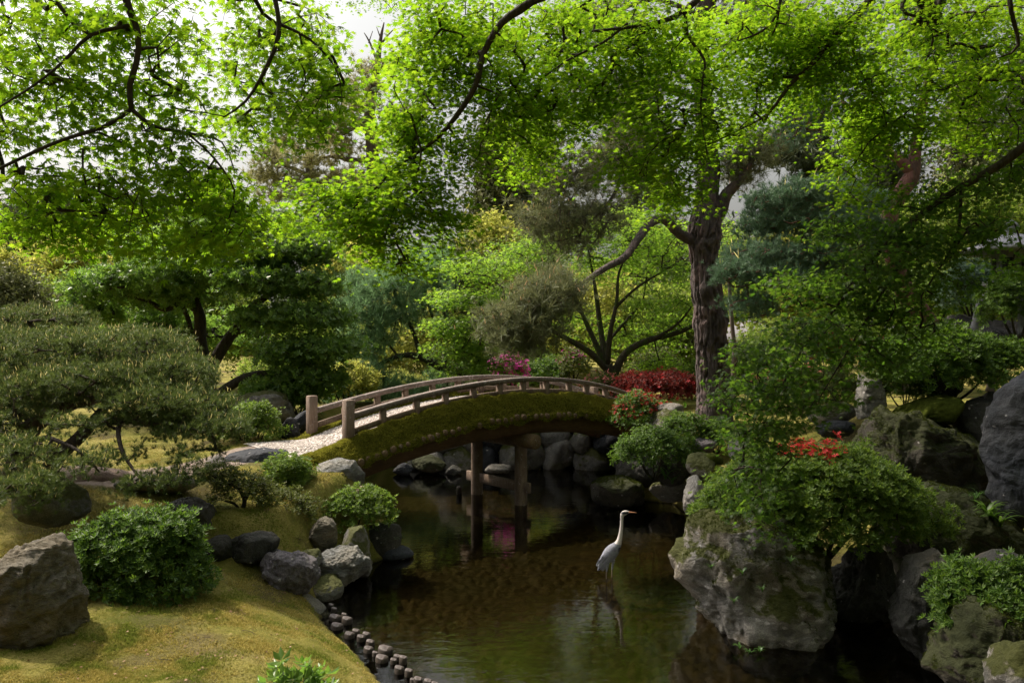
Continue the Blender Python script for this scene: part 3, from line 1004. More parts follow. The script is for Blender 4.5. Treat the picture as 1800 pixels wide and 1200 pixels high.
# gravel deck between the moss strips, run out past the posts on the left
def deck():
    ts = np.linspace(-.17, 1.06, 110); os_ = np.linspace(-.06, BWID + .06, 16)
    V = []
    for t in ts:
        for o in os_:
            p = bxy(float(t), float(o))
            z = float(z_deck(t)) + .035 * (1 - ((o - BWID / 2) / (BWID / 2)) ** 2) - .02
            if t < 0: z = max(z, gz(*p) + .01)
            V.append((*p, z))
    n = len(os_); k = (np.arange(len(ts) - 1)[:, None] * n + np.arange(n - 1)[None]).ravel()
    V = np.array(V); V[:, 2] += .006 * fbm(V * 9, 2)
    g = NG('gravel_deck')
    v = g.n('TexCoord').outputs['Object']
    vo = g.n('TexVoronoi', {'Vector': v, 'Scale': 46.0})
    c = g.ramp(vo.outputs['Color'], [(0, (.36, .31, .285)), (.5, (.52, .46, .43)), (1, (.72, .66, .62))]).outputs[0]
    b = g.n('Bump', {'Height': g.math('SUBTRACT', 1.0, vo.outputs['Distance']), 'Strength': .8, 'Distance': .02})
    o = mk('gravel_deck', V, np.stack([k, k + 1, k + n + 1, k + n], 1), g.out(g.n('BsdfPrincipled', {'Base Color': c, 'Roughness': .9, 'Normal': b})), bridge, True)
    rg = rng_of(5); m = 9000
    t = rg.uniform(-.165, .62, m); oo = rg.uniform(.1, BWID - .1, m)
    p = BA + BD * t[:, None] + BN * oo[:, None]
    z = z_deck(t) + .035 * (1 - ((oo - BWID / 2) / (BWID / 2)) ** 2) - .016
    z = np.where(t < 0, np.maximum(z, ground_z(p[:, 0], p[:, 1]) + .014), z)
    oct_ = (np.array([(1, 0, 0), (-1, 0, 0), (0, 1, 0), (0, -1, 0), (0, 0, .7), (0, 0, -.7)], float), np.array([(0, 2, 4), (2, 1, 4), (1, 3, 4), (3, 0, 4), (2, 0, 5), (1, 2, 5), (3, 1, 5), (0, 3, 5)]))
    V, T = scatter(oct_, np.column_stack([p, z]), rg.normal(size=(m, 3)), rg.normal(size=(m, 3)), rg.uniform(.006, .015, m))
    pb = mk('gravel_stones', V, T, leaf_mat('gravel_stone', (.40, .34, .31), (.78, .72, .68), (0, 0, 0), (0, 0, 0), 0, .9, .2), bridge)
    pb['kind'] = 'stuff'
deck()

# moss edges: cushions with a nap of tiny shoots
def moss_edge(sign, o_in, t0, t1):
    """sign -1: near side, +1: far side"""
    ts = np.linspace(t0, t1, 150); ss = np.linspace(0, 1, 15)
    V = []
    for t in ts:
        zin = float(z_deck(t)); zout = float(z_log(np.clip(t, -.03, 1.2))) + .040
        if t < 0: zout = zout + (zin - .22 - zout) * min(1, -t / .12)
        rag = .05 * float(vnoise([[t * 23, 1.5, 0]])[0]) + .03 * float(vnoise([[t * 61, 4.5, 0]])[0])
        for s in ss:
            o = o_in + sign * (.10 - .52 * 0) * 0 + sign * (s * .475 - .10)
            hump = .12 * math.sin(math.pi * min(1, s * 1.15)) if s < .87 else .12 * math.sin(math.pi * min(1, .87 * 1.15))
            z = zin - .015 + (zout - zin) * s ** 1.9 + hump
            z += rag * s ** 3
            if s > .93: z -= .05 * (s - .93) / .07; o -= sign * .02
            V.append((*bxy(float(t), o), z))
    V = np.array(V)
    V[:, 2] += .042 * fbm(V * 4.0, 3) + .022 * fbm(V * 13, 3)
    n = len(ss); k = (np.arange(len(ts) - 1)[:, None] * n + np.arange(n - 1)[None]).ravel()
    Q = np.stack([k, k + 1, k + n + 1, k + n], 1)
    if sign > 0: Q = Q[:, ::-1]
    o = mk('moss_edge', V, Q, m_mossb, bridge, True)
    rg = rng_of(21 + sign); m = 52000 if sign < 0 else 16000
    q = rg.integers(0, len(Q), m); a, b = rg.random((m, 1)), rg.random((m, 1))
    A, B_, C, D = (V[Q[q, i]] for i in range(4))
    pos = (A * (1 - a) + B_ * a) * (1 - b) + (D * (1 - a) + C * a) * b
    nr = unit(np.cross(B_ - A, D - A))
    nr = np.where(nr[:, 2:3] < 0, -nr, nr) + rg.normal(size=(m, 3)) * .3
    tm = [needle_template(6, 1.0, .2, 65, 40 + i) for i in range(3)]
    sh = scatter_mix(tm, pos - unit(nr) * .004, rg.normal(size=(m, 3)), nr, rg.uniform(.016, .042, m), rg).build('moss_shoots', m_moss, o)
    sh['kind'] = 'stuff'
moss_edge(-1, 0.0, -.14, 1.03)
moss_edge(1, BWID, -.22, 1.03)

# round logs laid across under the moss: their sawn ends show along the near side
nlog = 50
for i in range(nlog):
    t = -.02 + 1.03 * i / (nlog - 1)
    rg = rng_of(900 + i)
    z = float(z_log(t)) + .045 + rg.uniform(-.014, .012); r = .05 * rg.uniform(.76, 1.2)
    a, b = bxy(t, -.35 + rg.uniform(-.03, .02)), bxy(t, BWID + .33)
    V, T, Q = tube([(*a, z), (*(a + BN * .012), z), (*(a + BN * .5), z), (*b, z)], [r * .86, r, r, r], 10, 5.0, 0)
    mk('deck_log', V, [T, Q], w_end, bridge)

# curved girders
for o in (-.19, BWID + .07):
    strip('girder', np.linspace(-.03, 1.04, 60), o, o + .14, lambda t: z_log(t) - .003, lambda t: max(.12, float(z_log(t) - z_beam(t))), w_dark, bridge)

# trestle: a cross log carried by two posts, tied by a plank
tS = solve_t(915, -.02)
zc = float(z_log(tS)) - .36
a, b = bxy(tS, -.42), bxy(tS, BWID + .36)
V, T, Q = tube([(*a, zc), (*(a + BN * .02), zc), (*(a + BN * .8), zc), (*b, zc)], [.105, .125, .125, .12], 10, 5.0, 0)
mk('cross_log', V, [T, Q], w_end, bridge)
for o in (-.03, BWID + .02):
    c = bxy(tS, o)
    V, T, Q = tube([(*c, -.6), (*c, zc - .06)], [.108, .105], 10, .15, .02)
    mk('trestle_post', V, [T, Q], w_post, bridge, False)
a, b = bxy(tS, -.26), bxy(tS, BWID + .3)
m = (a + b) / 2
V, T, Q = bevel_box((*m, .30), np.array([*(BD / BL), 0]) * .03, (0, 0, .085), np.array([*BN, 0]) * np.linalg.norm(b - a) / 2, .008)
mk('tie_plank', V, [T, Q], w_post, bridge)
# ================================================================ ROCKS, STAKES
rk_grey = rock_mat('grey_stone', (.13, .125, .12), (.27, .255, .245), 0.0, .15, 0, 3)
rk_greym = rock_mat('mossy_grey_stone', (.10, .096, .09), (.24, .23, .215), .36, .3, 0, 3, mosscol=((.035, .04, .008), (.075, .078, .015)))
rk_brown = rock_mat('brown_stone', (.085, .076, .056), (.225, .195, .148), .12, 0, .7, 3.4)
rk_purple = rock_mat('purple_grey_stone', (.115, .10, .115), (.21, .19, .21), .0, .1, 0, 3)
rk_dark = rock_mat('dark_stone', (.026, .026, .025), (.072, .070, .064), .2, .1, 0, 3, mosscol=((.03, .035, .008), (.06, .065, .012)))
rk_pale = rock_mat('pale_lichened_stone', (.085, .080, .074), (.33, .31, .285), .33, 1.0, .3, 3, mosscol=((.035, .04, .008), (.075, .078, .015)))
rk_pink = rock_mat('pinkish_stone', (.24, .17, .14), (.42, .31, .27), .1, .2, .2, 3)
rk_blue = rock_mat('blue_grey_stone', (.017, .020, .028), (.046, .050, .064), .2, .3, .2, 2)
rk_moss = rock_mat('moss_covered_stone', (.024, .021, .016), (.070, .062, .046), .56, .25, .2, 2.4, mosscol=((.012, .016, .004), (.034, .038, .007)))
rk_wrink = rock_mat('wrinkled_stone', (.14, .145, .145), (.34, .34, .335), .05, .1, 1.2, 5)

def rocks(rows):
    for i, (label, box_, Y, dep, mat, seed, kw) in enumerate(rows):
        rock('rock', label, box_, Y, dep, mat, seed, **kw)

rocks([
 # left bank
 ('big brown streaked boulder beside the round azalea on the lawn', [(-70, 1150), (-50, 1040), (-10, 1005), (25, 972), (75, 953), (100, 962), (108, 1005), (126, 1042), (142, 1085), (132, 1130), (100, 1160), (20, 1165)], 5.65, .7, rk_brown, 3, dict(sub=6, rough=.085, facets=5)),
 ('dark low rounded rock standing right behind the round azalea', [(262, 950), (266, 905), (290, 880), (335, 877), (368, 890), (380, 915), (376, 950)], 8.3, .55, rk_dark, 4, dict(facets=5)),
 ('dark flat-topped rock at the foot of the little azalea tree', [(400, 985), (402, 948), (430, 937), (472, 938), (488, 950), (482, 975), (455, 985)], 8.15, .5, rk_dark, 5, dict(facets=5)),
 ('small dark rock between the round azalea and the flat-topped rock', (364, 942, 408, 988), 8.0, .35, rk_dark, 6, {}),
 ('large purplish rock with a knobbly top on the lawn edge', [(446, 985), (470, 972), (520, 972), (548, 990), (557, 1012), (540, 1040), (510, 1055), (485, 1030), (462, 1005)], 8.0, .55, rk_purple, 7, dict(sub=6, rough=.08)),
 ('brown pointed rock leaning above the pale wrinkled rock', [(538, 960), (545, 925), (565, 908), (583, 903), (590, 930), (588, 962), (560, 972)], 9.0, .35, rk_brown, 8, {}),
 ('pale round wrinkled rock at the water edge', [(556, 1000), (560, 978), (590, 960), (625, 962), (646, 985), (644, 1008), (612, 1026), (575, 1020)], 8.75, .5, rk_wrink, 9, dict(sub=6, rough=.075)),
 ('upright grey rock behind the pale wrinkled rock, foot in the water', [(598, 960), (612, 930), (636, 926), (648, 955), (654, 1000), (640, 1025), (605, 1020)], 9.15, .45, rk_greym, 10, {}),
 ('low olive rock in the water under the wrinkled rock', (544, 1012, 606, 1056), 8.45, .45, rk_greym, 12, {}),
 ('light grey wedge of rock where the stakes begin', [(519, 1056), (530, 1043), (555, 1058), (576, 1075), (572, 1092), (540, 1090)], 7.95, .3, rk_grey, 13, {}),
 ('small grey stone wedged behind the purplish rock', (523, 964, 564, 996), 8.55, .3, rk_greym, 14, {}),
 ('wet flat stone alone in the shallow water by the left bank', (672, 956, 728, 992), 10.0, .38, rk_blue, 15, dict(rough=.02, sharp=.3)),
 ('striped grey rock tucked under the left foot of the bridge', [(548, 840), (556, 818), (590, 806), (622, 812), (645, 838), (640, 860), (600, 866), (560, 862)], 10.55, .5, rk_wrink, 16, dict(sub=5)),
 ('flat pinkish rock above the bright azalea on the bank', [(573, 870), (585, 856), (640, 855), (664, 863), (664, 880), (640, 892), (585, 890)], 10.2, .5, rk_pink, 17, {}),
 ('dark rock under the bright azalea, touching the water', (642, 918, 706, 1000), 10.1, .5, rk_dark, 18, {}),
 ('dark smooth slab in front of the gravel path', [(383, 822), (405, 797), (455, 790), (500, 794), (512, 808), (490, 832), (430, 842), (395, 838)], 10.7, .9, rk_blue, 19, dict(rough=.025, facets=4)),
 ('small round stone at the left end of the dark slab', (360, 800, 397, 830), 10.2, .3, rk_grey, 20, {}),
 ('flat brown stone below the dark slab', (418, 828, 478, 856), 9.8, .4, rk_pink, 21, {}),
 ('grey angular rock in the shade of the low pine', [(20, 925), (28, 870), (50, 835), (78, 828), (110, 850), (140, 868), (147, 900), (120, 920), (60, 928)], 7.5, .6, rk_greym, 22, dict(sub=5)),
 ('upright dark blue slab beside the far left newel post', [(486, 790), (492, 755), (505, 732), (520, 737), (527, 765), (522, 790)], 12.2, .25, rk_blue, 23, {}),
 ('bluish stone next to the far left newel post', (513, 722, 547, 760), 12.6, .35, rk_blue, 24, {}),
 ('pale sunlit boulder under the dark evergreen tree', (416, 686, 512, 748), 14.2, .8, rk_pale, 25, {}),
 ('low grey stone in the sand by the trailing pine branch', (205, 832, 345, 866), 9.0, .35, rk_grey, 26, dict(rough=.03)),
 ('flat pink stepping stone set in the sand under the pine', (80, 818, 225, 868), 9.3, .8, rk_pink, 27, dict(rough=.02, facets=4)),
 ('pale stone cap showing above the far left newel post', (528, 668, 556, 690), 15.5, .3, rk_pale, 28, {}),
 ('pale flat rock beyond the far handrail', (765, 662, 865, 690), 19.5, .6, rk_pale, 29, {}),
 # right bank
 ('long low mossy rock in the water beyond the heron', [(1023, 878), (1030, 855), (1070, 840), (1110, 838), (1145, 850), (1150, 880), (1135, 898), (1060, 896)], 13.2, .8, rk_moss, 40, dict(sub=5, tufts=5000)),
 ('dark rock at the water line between the low mossy rock and the wall', (1080, 792, 1165, 866), 13.75, .8, rk_dark, 64, {}),
 ('rounded grey rock under the grass leaves by the water', (1144, 838, 1208, 884), 12.9, .6, rk_greym, 41, {}),
 ('upright grey rock at the shore left of the great azalea', [(1202, 912), (1204, 870), (1212, 838), (1228, 836), (1240, 860), (1242, 912)], 11.3, .4, rk_grey, 42, {}),
 ('brown and grey block with a pebble above the upright shore rock', (1206, 796, 1256, 850), 11.6, .5, rk_greym, 43, {}),
 ('great lichened boulder rising from the water under the azalea', [(1183, 985), (1190, 955), (1214, 905), (1240, 880), (1300, 876), (1360, 900), (1420, 930), (1455, 955), (1474, 1000), (1470, 1080), (1468, 1150), (1420, 1172), (1340, 1172), (1290, 1140), (1262, 1110), (1238, 1080), (1205, 1040)], 7.55, 1.25, rk_pale, 44, dict(sub=6, rough=.075, facets=14, tufts=9000)),
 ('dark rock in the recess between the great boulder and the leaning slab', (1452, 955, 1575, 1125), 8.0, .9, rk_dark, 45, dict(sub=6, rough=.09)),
 ('tall leaning slab of dark stone right of the recess', [(1560, 1010), (1590, 985), (1650, 975), (1690, 1030), (1720, 1120), (1740, 1230), (1660, 1230), (1610, 1160), (1575, 1090)], 6.9, .6, rk_dark, 46, dict(sub=6, rough=.07)),
 ('mossy boulder in the bottom corner below the dark azalea', [(1640, 1230), (1655, 1150), (1690, 1085), (1750, 1060), (1850, 1050), (1900, 1100), (1900, 1240)], 5.9, .9, rk_moss, 47, dict(sub=6, rough=.09, facets=14, tufts=7000)),
 ('grey lichen-spotted stone in the very bottom corner', (1745, 1130, 1860, 1260), 5.2, .5, rk_pale, 48, dict(rough=.09)),
 ('dark mossy mound of rock behind the leaning slab', [(1520, 1010), (1560, 900), (1630, 862), (1720, 880), (1800, 930), (1850, 1010), (1750, 1060), (1600, 1050)], 8.4, 1.2, rk_moss, 49, dict(sub=6, rough=.08, tufts=9000)),
 ('block of moss-hung rock above the great azalea', [(1496, 780), (1505, 735), (1560, 728), (1640, 735), (1720, 745), (1745, 800), (1745, 920), (1640, 950), (1550, 880)], 9.6, 1.2, rk_moss, 50, dict(sub=6, rough=.10, facets=14, tufts=9000)),
 ('tall smooth blue grey boulder towering over the mound', [(1746, 790), (1758, 740), (1782, 685), (1812, 655), (1880, 630), (1900, 960), (1810, 970), (1760, 900)], 8.3, .9, rk_blue, 51, dict(sub=6, rough=.045, facets=7)),
 ('pale upright stone post standing on the moss-hung block', [(1508, 740), (1510, 690), (1514, 652), (1535, 645), (1550, 660), (1554, 700), (1556, 742)], 10.2, .35, rk_pale, 52, {}),
 ('pale jagged rock left of the upright stone post', (1418, 708, 1508, 752), 11.2, .6, rk_pale, 53, {}),
 ('small blue grey rock below the pale jagged rock', (1440, 738, 1503, 772), 10.9, .45, rk_blue, 54, {}),
 ('pale craggy rock under the red flowering azalea', [(1138, 755), (1145, 725), (1170, 718), (1205, 724), (1228, 742), (1225, 765)], 13.4, .5, rk_pale, 55, {}),
 ('flat topped slab above the pale craggy rock', (1150, 708, 1202, 730), 13.7, .5, rk_grey, 56, dict(rough=.02)),
 ('dark rock at the water behind the clipped round shrub', (1150, 785, 1222, 852), 12.7, .6, rk_dark, 57, {}),
 ('purplish stone at the foot of the big pine trunk', (1212, 770, 1262, 800), 12.6, .45, rk_purple, 58, {}),
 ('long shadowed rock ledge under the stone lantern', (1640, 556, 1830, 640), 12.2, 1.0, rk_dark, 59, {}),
 ('bluish rock face glimpsed under the upper azalea', (1630, 650, 1686, 705), 10.4, .4, rk_blue, 60, {}),
 ('dark boulder between the moss-hung block and the blue grey boulder', (1680, 690, 1790, 800), 10.0, .8, rk_dark, 61, {}),
 ('rough grey rock beside the drooping maple branch', (1285, 752, 1330, 815), 11.4, .5, rk_pale, 62, {}),
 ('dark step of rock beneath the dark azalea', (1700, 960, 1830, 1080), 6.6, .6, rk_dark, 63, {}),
])
# a hump of bright moss on top of the moss-hung block
o = rock('moss_cushion', 'bright green hump of moss on the moss-hung block', [(1556, 740), (1575, 722), (1640, 700), (1700, 692), (1716, 706), (1712, 745)], 10.0, .7, plain_mat('bright_moss', (.042, .052, .008), 1.0, .4, 20, .05, .8), 70, rough=.03, cat='moss')
o = rock('moss_cushion', 'small moss cushion on the block by the big pine', [(1222, 808), (1235, 797), (1262, 797), (1276, 806), (1268, 816), (1230, 816)], 11.7, .4, plain_mat('bright_moss', (.05, .06, .009), 1.0, .4, 20, .05, .8), 71, rough=.03, cat='moss')

# retaining wall of boulders under the far end of the bridge
wall = thing('stone_wall', 'retaining wall of fitted grey boulders under the bridge across the water', 'stone wall', (*P(900, 830, 16.9)[:2], -.3))
rg = rng_of(77)
x = 690.0; k = 0
rows_ = [(834, 64, 52), (796, 56, 46), (766, 50, 36)]
for ry, wmean, hmean in rows_:
    x = 700.0 + rg.uniform(0, 20)
    while x < 1096:
        w = wmean * rg.uniform(.6, 1.35); h = hmean * rg.uniform(.85, 1.25)
        Yw = 17.05 - .9 * sstep(980, 1100, x) + (826 - ry) * .004
        if not (ry < 810 and x < 745):
            rock('stone', None, (x, ry - h, x + w * 1.06, ry + 4), Yw + rg.uniform(-.06, .06), .7, [rk_grey, rk_greym, rk_blue, rk_greym][k % 4], 300 + k, rough=.07, sub=4, facets=5, parent=wall)
        k += 1
        x += w
rocks([
 ('mossy stone at the left end of the stone wall', (722, 800, 782, 832), 16.4, .6, rk_moss, 80, {}),
 ('dark stone at the water line beside the trestle', (783, 818, 812, 834), 16.3, .4, rk_dark, 81, {}),
 ('pale stone lying in the water behind the trestle', (852, 816, 898, 832), 16.4, .4, rk_grey, 82, {}),
 ('dark stone under the bridge left of the mossy stone', (692, 812, 726, 836), 16.2, .4, rk_blue, 83, {}),
])

# wooden stakes along the lawn
m_side = wood_mat('stake_bark', (.020, .015, .012), (.055, .041, .031), (14, 14, 2), .8, 0)
m_top = plain_mat('stake_top', (.085, .068, .066), .6, .5, 30, .4, .3)
stk = [(520, 803, 28, 12), (535, 822, 30, 16), (540, 862, 62, 12), (600, 872, 54, 42), (550, 905, 62, 14), (612, 948, 50, 20), (645, 932, 40, 26), (670, 962, 42, 30), (697, 948, 42, 26),
       (717, 986, 44, 20), (708, 1020, 50, 18), (793, 1022, 78, 44), (775, 1066, 66, 18), (833, 1078, 34, 18), (853, 1060, 40, 22), (882, 1066, 40, 62), (862, 1118, 50, 40), (910, 1132, 42, 46),
       (957, 1174, 46, 44), (1008, 1184, 46, 18), (740, 1042, 28, 12), (585, 850, 26, 10), (930, 1178, 30, 20), (1040, 1196, 36, 16)]
special = {3: 'pale-topped stake standing clear of the water, first tall one from the grey wedge rock', 11: 'thickest wooden stake with a broad grey top at the lawn edge', 15: 'tallest thin wooden stake, wet and dark, at the lawn edge',
           17: 'grey weathered stake nearer the camera than the tallest thin one', 18: 'pale stake standing in the water nearest to the frame bottom'}
gstk = 'wooden stakes edging the lawn'
for i, (zx, zy, w, h) in enumerate(stk):
    px, py = 400 + zx / 2.857, 780 + zy / 2.857
    Y0 = (CAMH - .08) * F / (py - 600)
    top = .03 + h / 2.857 / F * Y0 * .30
    Yc = (CAMH - top) * F / (py - 600)
    c = P(px, py, Yc); r = w / 2.857 / 2 / F * Yc
    root = thing('wooden_stake', special.get(i, 'short dark round stake, barely clearing the water along the lawn edge'), 'stake', (c[0], c[1], -.3), gstk)
    rg = rng_of(500 + i); lean = rg.normal(size=2) * .012
    V, T, Q = tube([(c[0] + lean[0], c[1] + lean[1], -.35), (c[0], c[1], c[2] - .006)], [r * 1.02, r], 14, .05, .03, 14, i)
    mk('bark', V, [T, Q], m_side, root, True)
    V, T, Q = tube([(c[0], c[1], c[2] - .012), (c[0], c[1], c[2] - .003), (c[0] + .001, c[1], c[2])], [r * .97, r * .95, r * .86], 14, .1, .03, 14, i)
    mk('sawn_top', V, [T, Q], m_top, root)
V, T, Q = tube([P(807, 855, 14.1) - [0, 0, .3], P(807, 855, 14.1)], [.055, .045], 10, .05, .1, 8, 3)
o = mk('old_stump', V, [T, Q], m_side, None, True)
tag(o, 'small black rotten stump sticking out of the water left of the trestle', 'stump')
# ================================================================ THE HERON
HY = 9.1
def hp(zx, zy, dy=0.0):
    p = P(1000 + zx / 4.615, 860 + zy / 4.615, HY); p[1] += dy
    return p
ZM = HY / F / 4.615                     # metres per zoomed pixel
def heron():
    base = P(1071, 1015, HY); base[2] = -.25
    root = thing('heron', 'grey heron with a white neck standing alone in the shallow pond', 'heron', base)
    spine = [(232, 658, 3, .8), (246, 640, 14, .7), (268, 605, 30, .75), (300, 562, 46, .8), (332, 522, 56, .82), (362, 487, 52, .85), (386, 458, 39, .9), (402, 430, 26, .95), (413, 395, 20, 1), (421, 350, 16, 1),
             (427, 300, 13.5, 1), (429, 255, 12.5, 1), (430, 222, 14, 1), (438, 199, 19, .8), (456, 188, 20, .72), (474, 185, 15, .72), (488, 185, 8, .8), (494, 185, 4, .8)]
    pts = np.array([[*hp(a, b), r * ZM, f] for a, b, r, f in spine])
    c = catmull(pts, .006)
    t = unit(np.gradient(c[:, :3], axis=0))
    w = np.array([0, 1., 0]); u = unit(np.cross(t, w))
    S = 20; a = np.arange(S) * 2 * np.pi / S
    V = c[:, None, :3] + np.cos(a)[None, :, None] * u[:, None] * c[:, None, 3:4] + np.sin(a)[None, :, None] * w * (c[:, 3] * c[:, 4])[:, None, None]
    n = len(c); V = V.reshape(-1, 3)
    i = np.arange(n - 1)[:, None] * S + np.arange(S)[None]; j = np.arange(n - 1)[:, None] * S + (np.arange(S)[None] + 1) % S
    mb = MB()
    V2 = np.vstack([V, c[:1, :3], c[-1:, :3]]); k = np.arange(S)
    mb.add(V2, np.vstack([np.stack([np.full(S, len(V)), (k + 1) % S, k], 1), np.stack([np.full(S, len(V) + 1), (n - 1) * S + k, (n - 1) * S + (k + 1) % S], 1)]), np.stack([i, j, j + S, i + S], -1).reshape(-1, 4))
    # legs: feathered thigh, knee-less shank, long toes under water
    for (x0, y0, x1, y1, dy) in ((312, 590, 301, 735, -.03), (366, 575, 352, 705, .035)):
        top, an = hp(x0, y0, dy), hp(x1, y1, dy)
        mid = hp((x0 + x1) / 2 - 4, (y0 + y1) / 2 + 5, dy)
        foot = an.copy(); foot[2] = -.27
        V, T, Q = tube([top, mid, an, foot], [.022, .0085, .0065, .007], 8, .02); mb.add(V, T, Q)
        for da in (-.5, 0, .5, 3.1):
            V, T, Q = tube([foot, foot + np.array([math.cos(da) * .05, math.sin(da) * .05, .004]), foot + np.array([math.cos(da) * .085, math.sin(da) * .085, -.004])], [.007, .0055, .003], 6, .02); mb.add(V, T, Q)
    tmp = mb.build('tmp', None, None)
    md = tmp.modifiers.new('r', 'REMESH'); md.mode = 'VOXEL'; md.voxel_size = .0042
    ms = tmp.modifiers.new('s', 'SMOOTH'); ms.factor = .5; ms.iterations = 2
    dg = bpy.context.evaluated_depsgraph_get()
    me = bpy.data.meshes.new_from_object(tmp.evaluated_get(dg))
    bpy.data.objects.remove(tmp)
    nv = len(me.vertices); co = np.zeros(nv * 3, np.float32); me.vertices.foreach_get('co', co); co = co.reshape(-1, 3).astype(float)
    me.transform(Matrix.Translation(-Vector(base)))
    body = bpy.data.objects.new('body', me); link(body); body.parent = root
    g1, g2 = plain_mat('heron_grey', (.22, .225, .27), .8, .22, 60, .2, .5), plain_mat('heron_white', (.55, .50, .49), .8, .12, 60, .2, .3)
    bl, lg = plain_mat('heron_black', (.025, .028, .045), .6, .2, 40, .3, .2), plain_mat('heron_leg', (.20, .15, .11), .6, .2, 60, .3, .2)
    for m in (g1, g2, bl, lg): me.materials.append(m)
    np_ = len(me.polygons); ctr = np.zeros(np_ * 3, np.float32)
    me.polygons.foreach_get('center', ctr); ctr = ctr.reshape(-1, 3) + np.array(base)
    zx = ((ctr[:, 0] / HY * F + 900) - 1000) * 4.615; zy = ((CAMH - ctr[:, 2]) / HY * F + 600 - 860) * 4.615
    mi = np.zeros(np_, int)
    neck = (zy < 440 + .25 * (zx - 400)) & (zx > 372)
    mi[neck] = 1
    eye = np.hypot((zx - 452) / 1.0, (zy - 181 - (zx - 452) * -.03) * 1.0)
    crown = (zy < 197) & (zx > 424) & (zx < 482) & (zy > 178) & (np.abs(ctr[:, 1] - HY) > .004)
    mi[crown] = 2
    mi[(zy > 655) & (zx > 270)] = 3
    mi[(zx > 398) & (zy > 462) & (zy < 500)] = 2
    tailt = (zx < 262) & (zy > 610) & (zy < 650) & (zx + zy > 885)
    mi[tailt] = 2
    me.polygons.foreach_set('material_index', mi.astype(np.int32))
    me.polygons.foreach_set('use_smooth', np.ones(np_, bool)); me.update()
    # beak, crest, wings with feather rows
    mbk = plain_mat('heron_beak', (.48, .22, .12), .5, .15, 40, .4, .1)
    V, T, Q = tube([hp(484, 185), hp(500, 184.5), hp(530, 186), hp(553, 188)], [.0115, .0085, .005, .0012], 10, .01)
    mk('beak', V, [T, Q], mbk, root, True)
    V, T, Q = tube([hp(440, 184), hp(424, 200), hp(416, 228), hp(414, 250)], [.008, .006, .003, .001], 6, .01)
    mk('crest', V, [T, Q], bl, root, True)
    for s in (-1, 1):
        mb = MB()
        rg = rng_of(31)
        for row, (cx, cy_, L, nf) in enumerate(((372, 478, 60, 7), (345, 505, 75, 7), (318, 535, 85, 7), (296, 570, 95, 6))):
            for f in range(nf):
                q = (f / (nf - 1) - .5) * 2
                ax, ay = cx + q * 34 * .75, cy_ + q * 34 * .62
                bx, by = ax - L * .52, ay + L * .72
                lx = .062 * (1 - .45 * q * q) + .006 * (3 - row) * 0
                A, B_ = hp(ax, ay, s * (lx + .004 * (3 - row) * .3)), hp(bx, by, s * lx * (.72 if row < 3 else .42))
                wv = np.array([.0, 0, 0]) + unit(np.cross(B_ - A, [0, s, 0])) * .012
                V = [A - wv * .6, A + wv * .6, (A + B_) / 2 + wv + [0, s * .003, 0], B_ + wv * .2, B_ - wv * .2, (A + B_) / 2 - wv + [0, s * .003, 0]]
                b = np.array([0, s * .002, 0])
                V = V + [v - b for v in V]
                Q = [(0, 1, 2, 5), (5, 2, 3, 4)] + [(6, 11, 8, 7), (11, 10, 9, 8)] + [(i, (i + 1) % 6, 6 + (i + 1) % 6, 6 + i) for i in range(6)]
                mb.add(V, None, np.array(Q))
        mb.build('wing', leaf_mat('heron_wing_feather', (.18, .19, .23), (.28, .285, .33), (0, 0, 0), (0, 0, 0), 0, .7, .2), root)
heron()
# ================================================================ TREES AND SHRUBS
MAP2 = [maple_template(2)]
MAP1 = [maple_template(1)]
MAP0 = [maple_template(0)]
HOLLY = [rosette_template(7, 1.0, .36, 22, 60 + k) for k in range(4)]
AZA = [rosette_template(8, 1.0, .30, 34, 70 + k) for k in range(4)]
AZA2 = [rosette_template(6, 1.0, .34, 30, 75 + k) for k in range(4)]
PINE = [needle_template(26, 1.0, .075, 80, 80 + k) for k in range(4)]
PINEL = [needle_template(20, 1.0, .05, 70, 90 + k) for k in range(4)]
PINEF = [needle_template(16, 1.0, .12, 85, 95 + k) for k in range(4)]
CAND = [candle_template(1.0, .065)]
CLP = [clump_template(7, .55, .34, 100 + k) for k in range(4)]
BLOS = [blossom_template(5)]

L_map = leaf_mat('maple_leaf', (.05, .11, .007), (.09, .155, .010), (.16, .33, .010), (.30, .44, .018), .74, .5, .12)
L_mapd = leaf_mat('shade_toned_maple_leaf', (.028, .068, .010), (.06, .105, .014), (.08, .19, .015), (.17, .29, .024), .6, .45, .3)  # darker copy of the maple leaf, the canopy's shade put into its colours
L_mapm = leaf_mat('garden_maple_leaf', (.06, .13, .014), (.13, .20, .022), (.20, .40, .028), (.40, .58, .055), .55, .5, .3)
L_holly = leaf_mat('glossy_evergreen_leaf', (.06, .13, .02), (.14, .22, .04), (.15, .30, .035), (.28, .45, .06), .45, .36, .45)
L_aza = leaf_mat('azalea_leaf', (.028, .070, .010), (.10, .165, .022), (.08, .18, .015), (.20, .33, .03), .35, .5, .28)
L_azab = leaf_mat('bright_azalea_leaf', (.05, .10, .012), (.13, .19, .025), (.14, .26, .02), (.30, .42, .05), .38, .5, .28)
L_azao = leaf_mat('olive_azalea_leaf', (.045, .065, .014), (.12, .13, .03), (.10, .15, .02), (.22, .25, .04), .3, .5, .25)
L_pine = leaf_mat('pine_needles', (.055, .10, .028), (.13, .175, .05), (.10, .15, .03), (.19, .24, .05), .3, .5, .35)
L_pineb = leaf_mat('blue_pine_needles', (.09, .155, .10), (.18, .27, .17), (.08, .16, .08), (.14, .24, .12), .3, .5, .35)
L_pineg = leaf_mat('grey_pine_needles', (.12, .145, .075), (.24, .25, .14), (.14, .16, .06), (.25, .26, .11), .35, .6, .3)
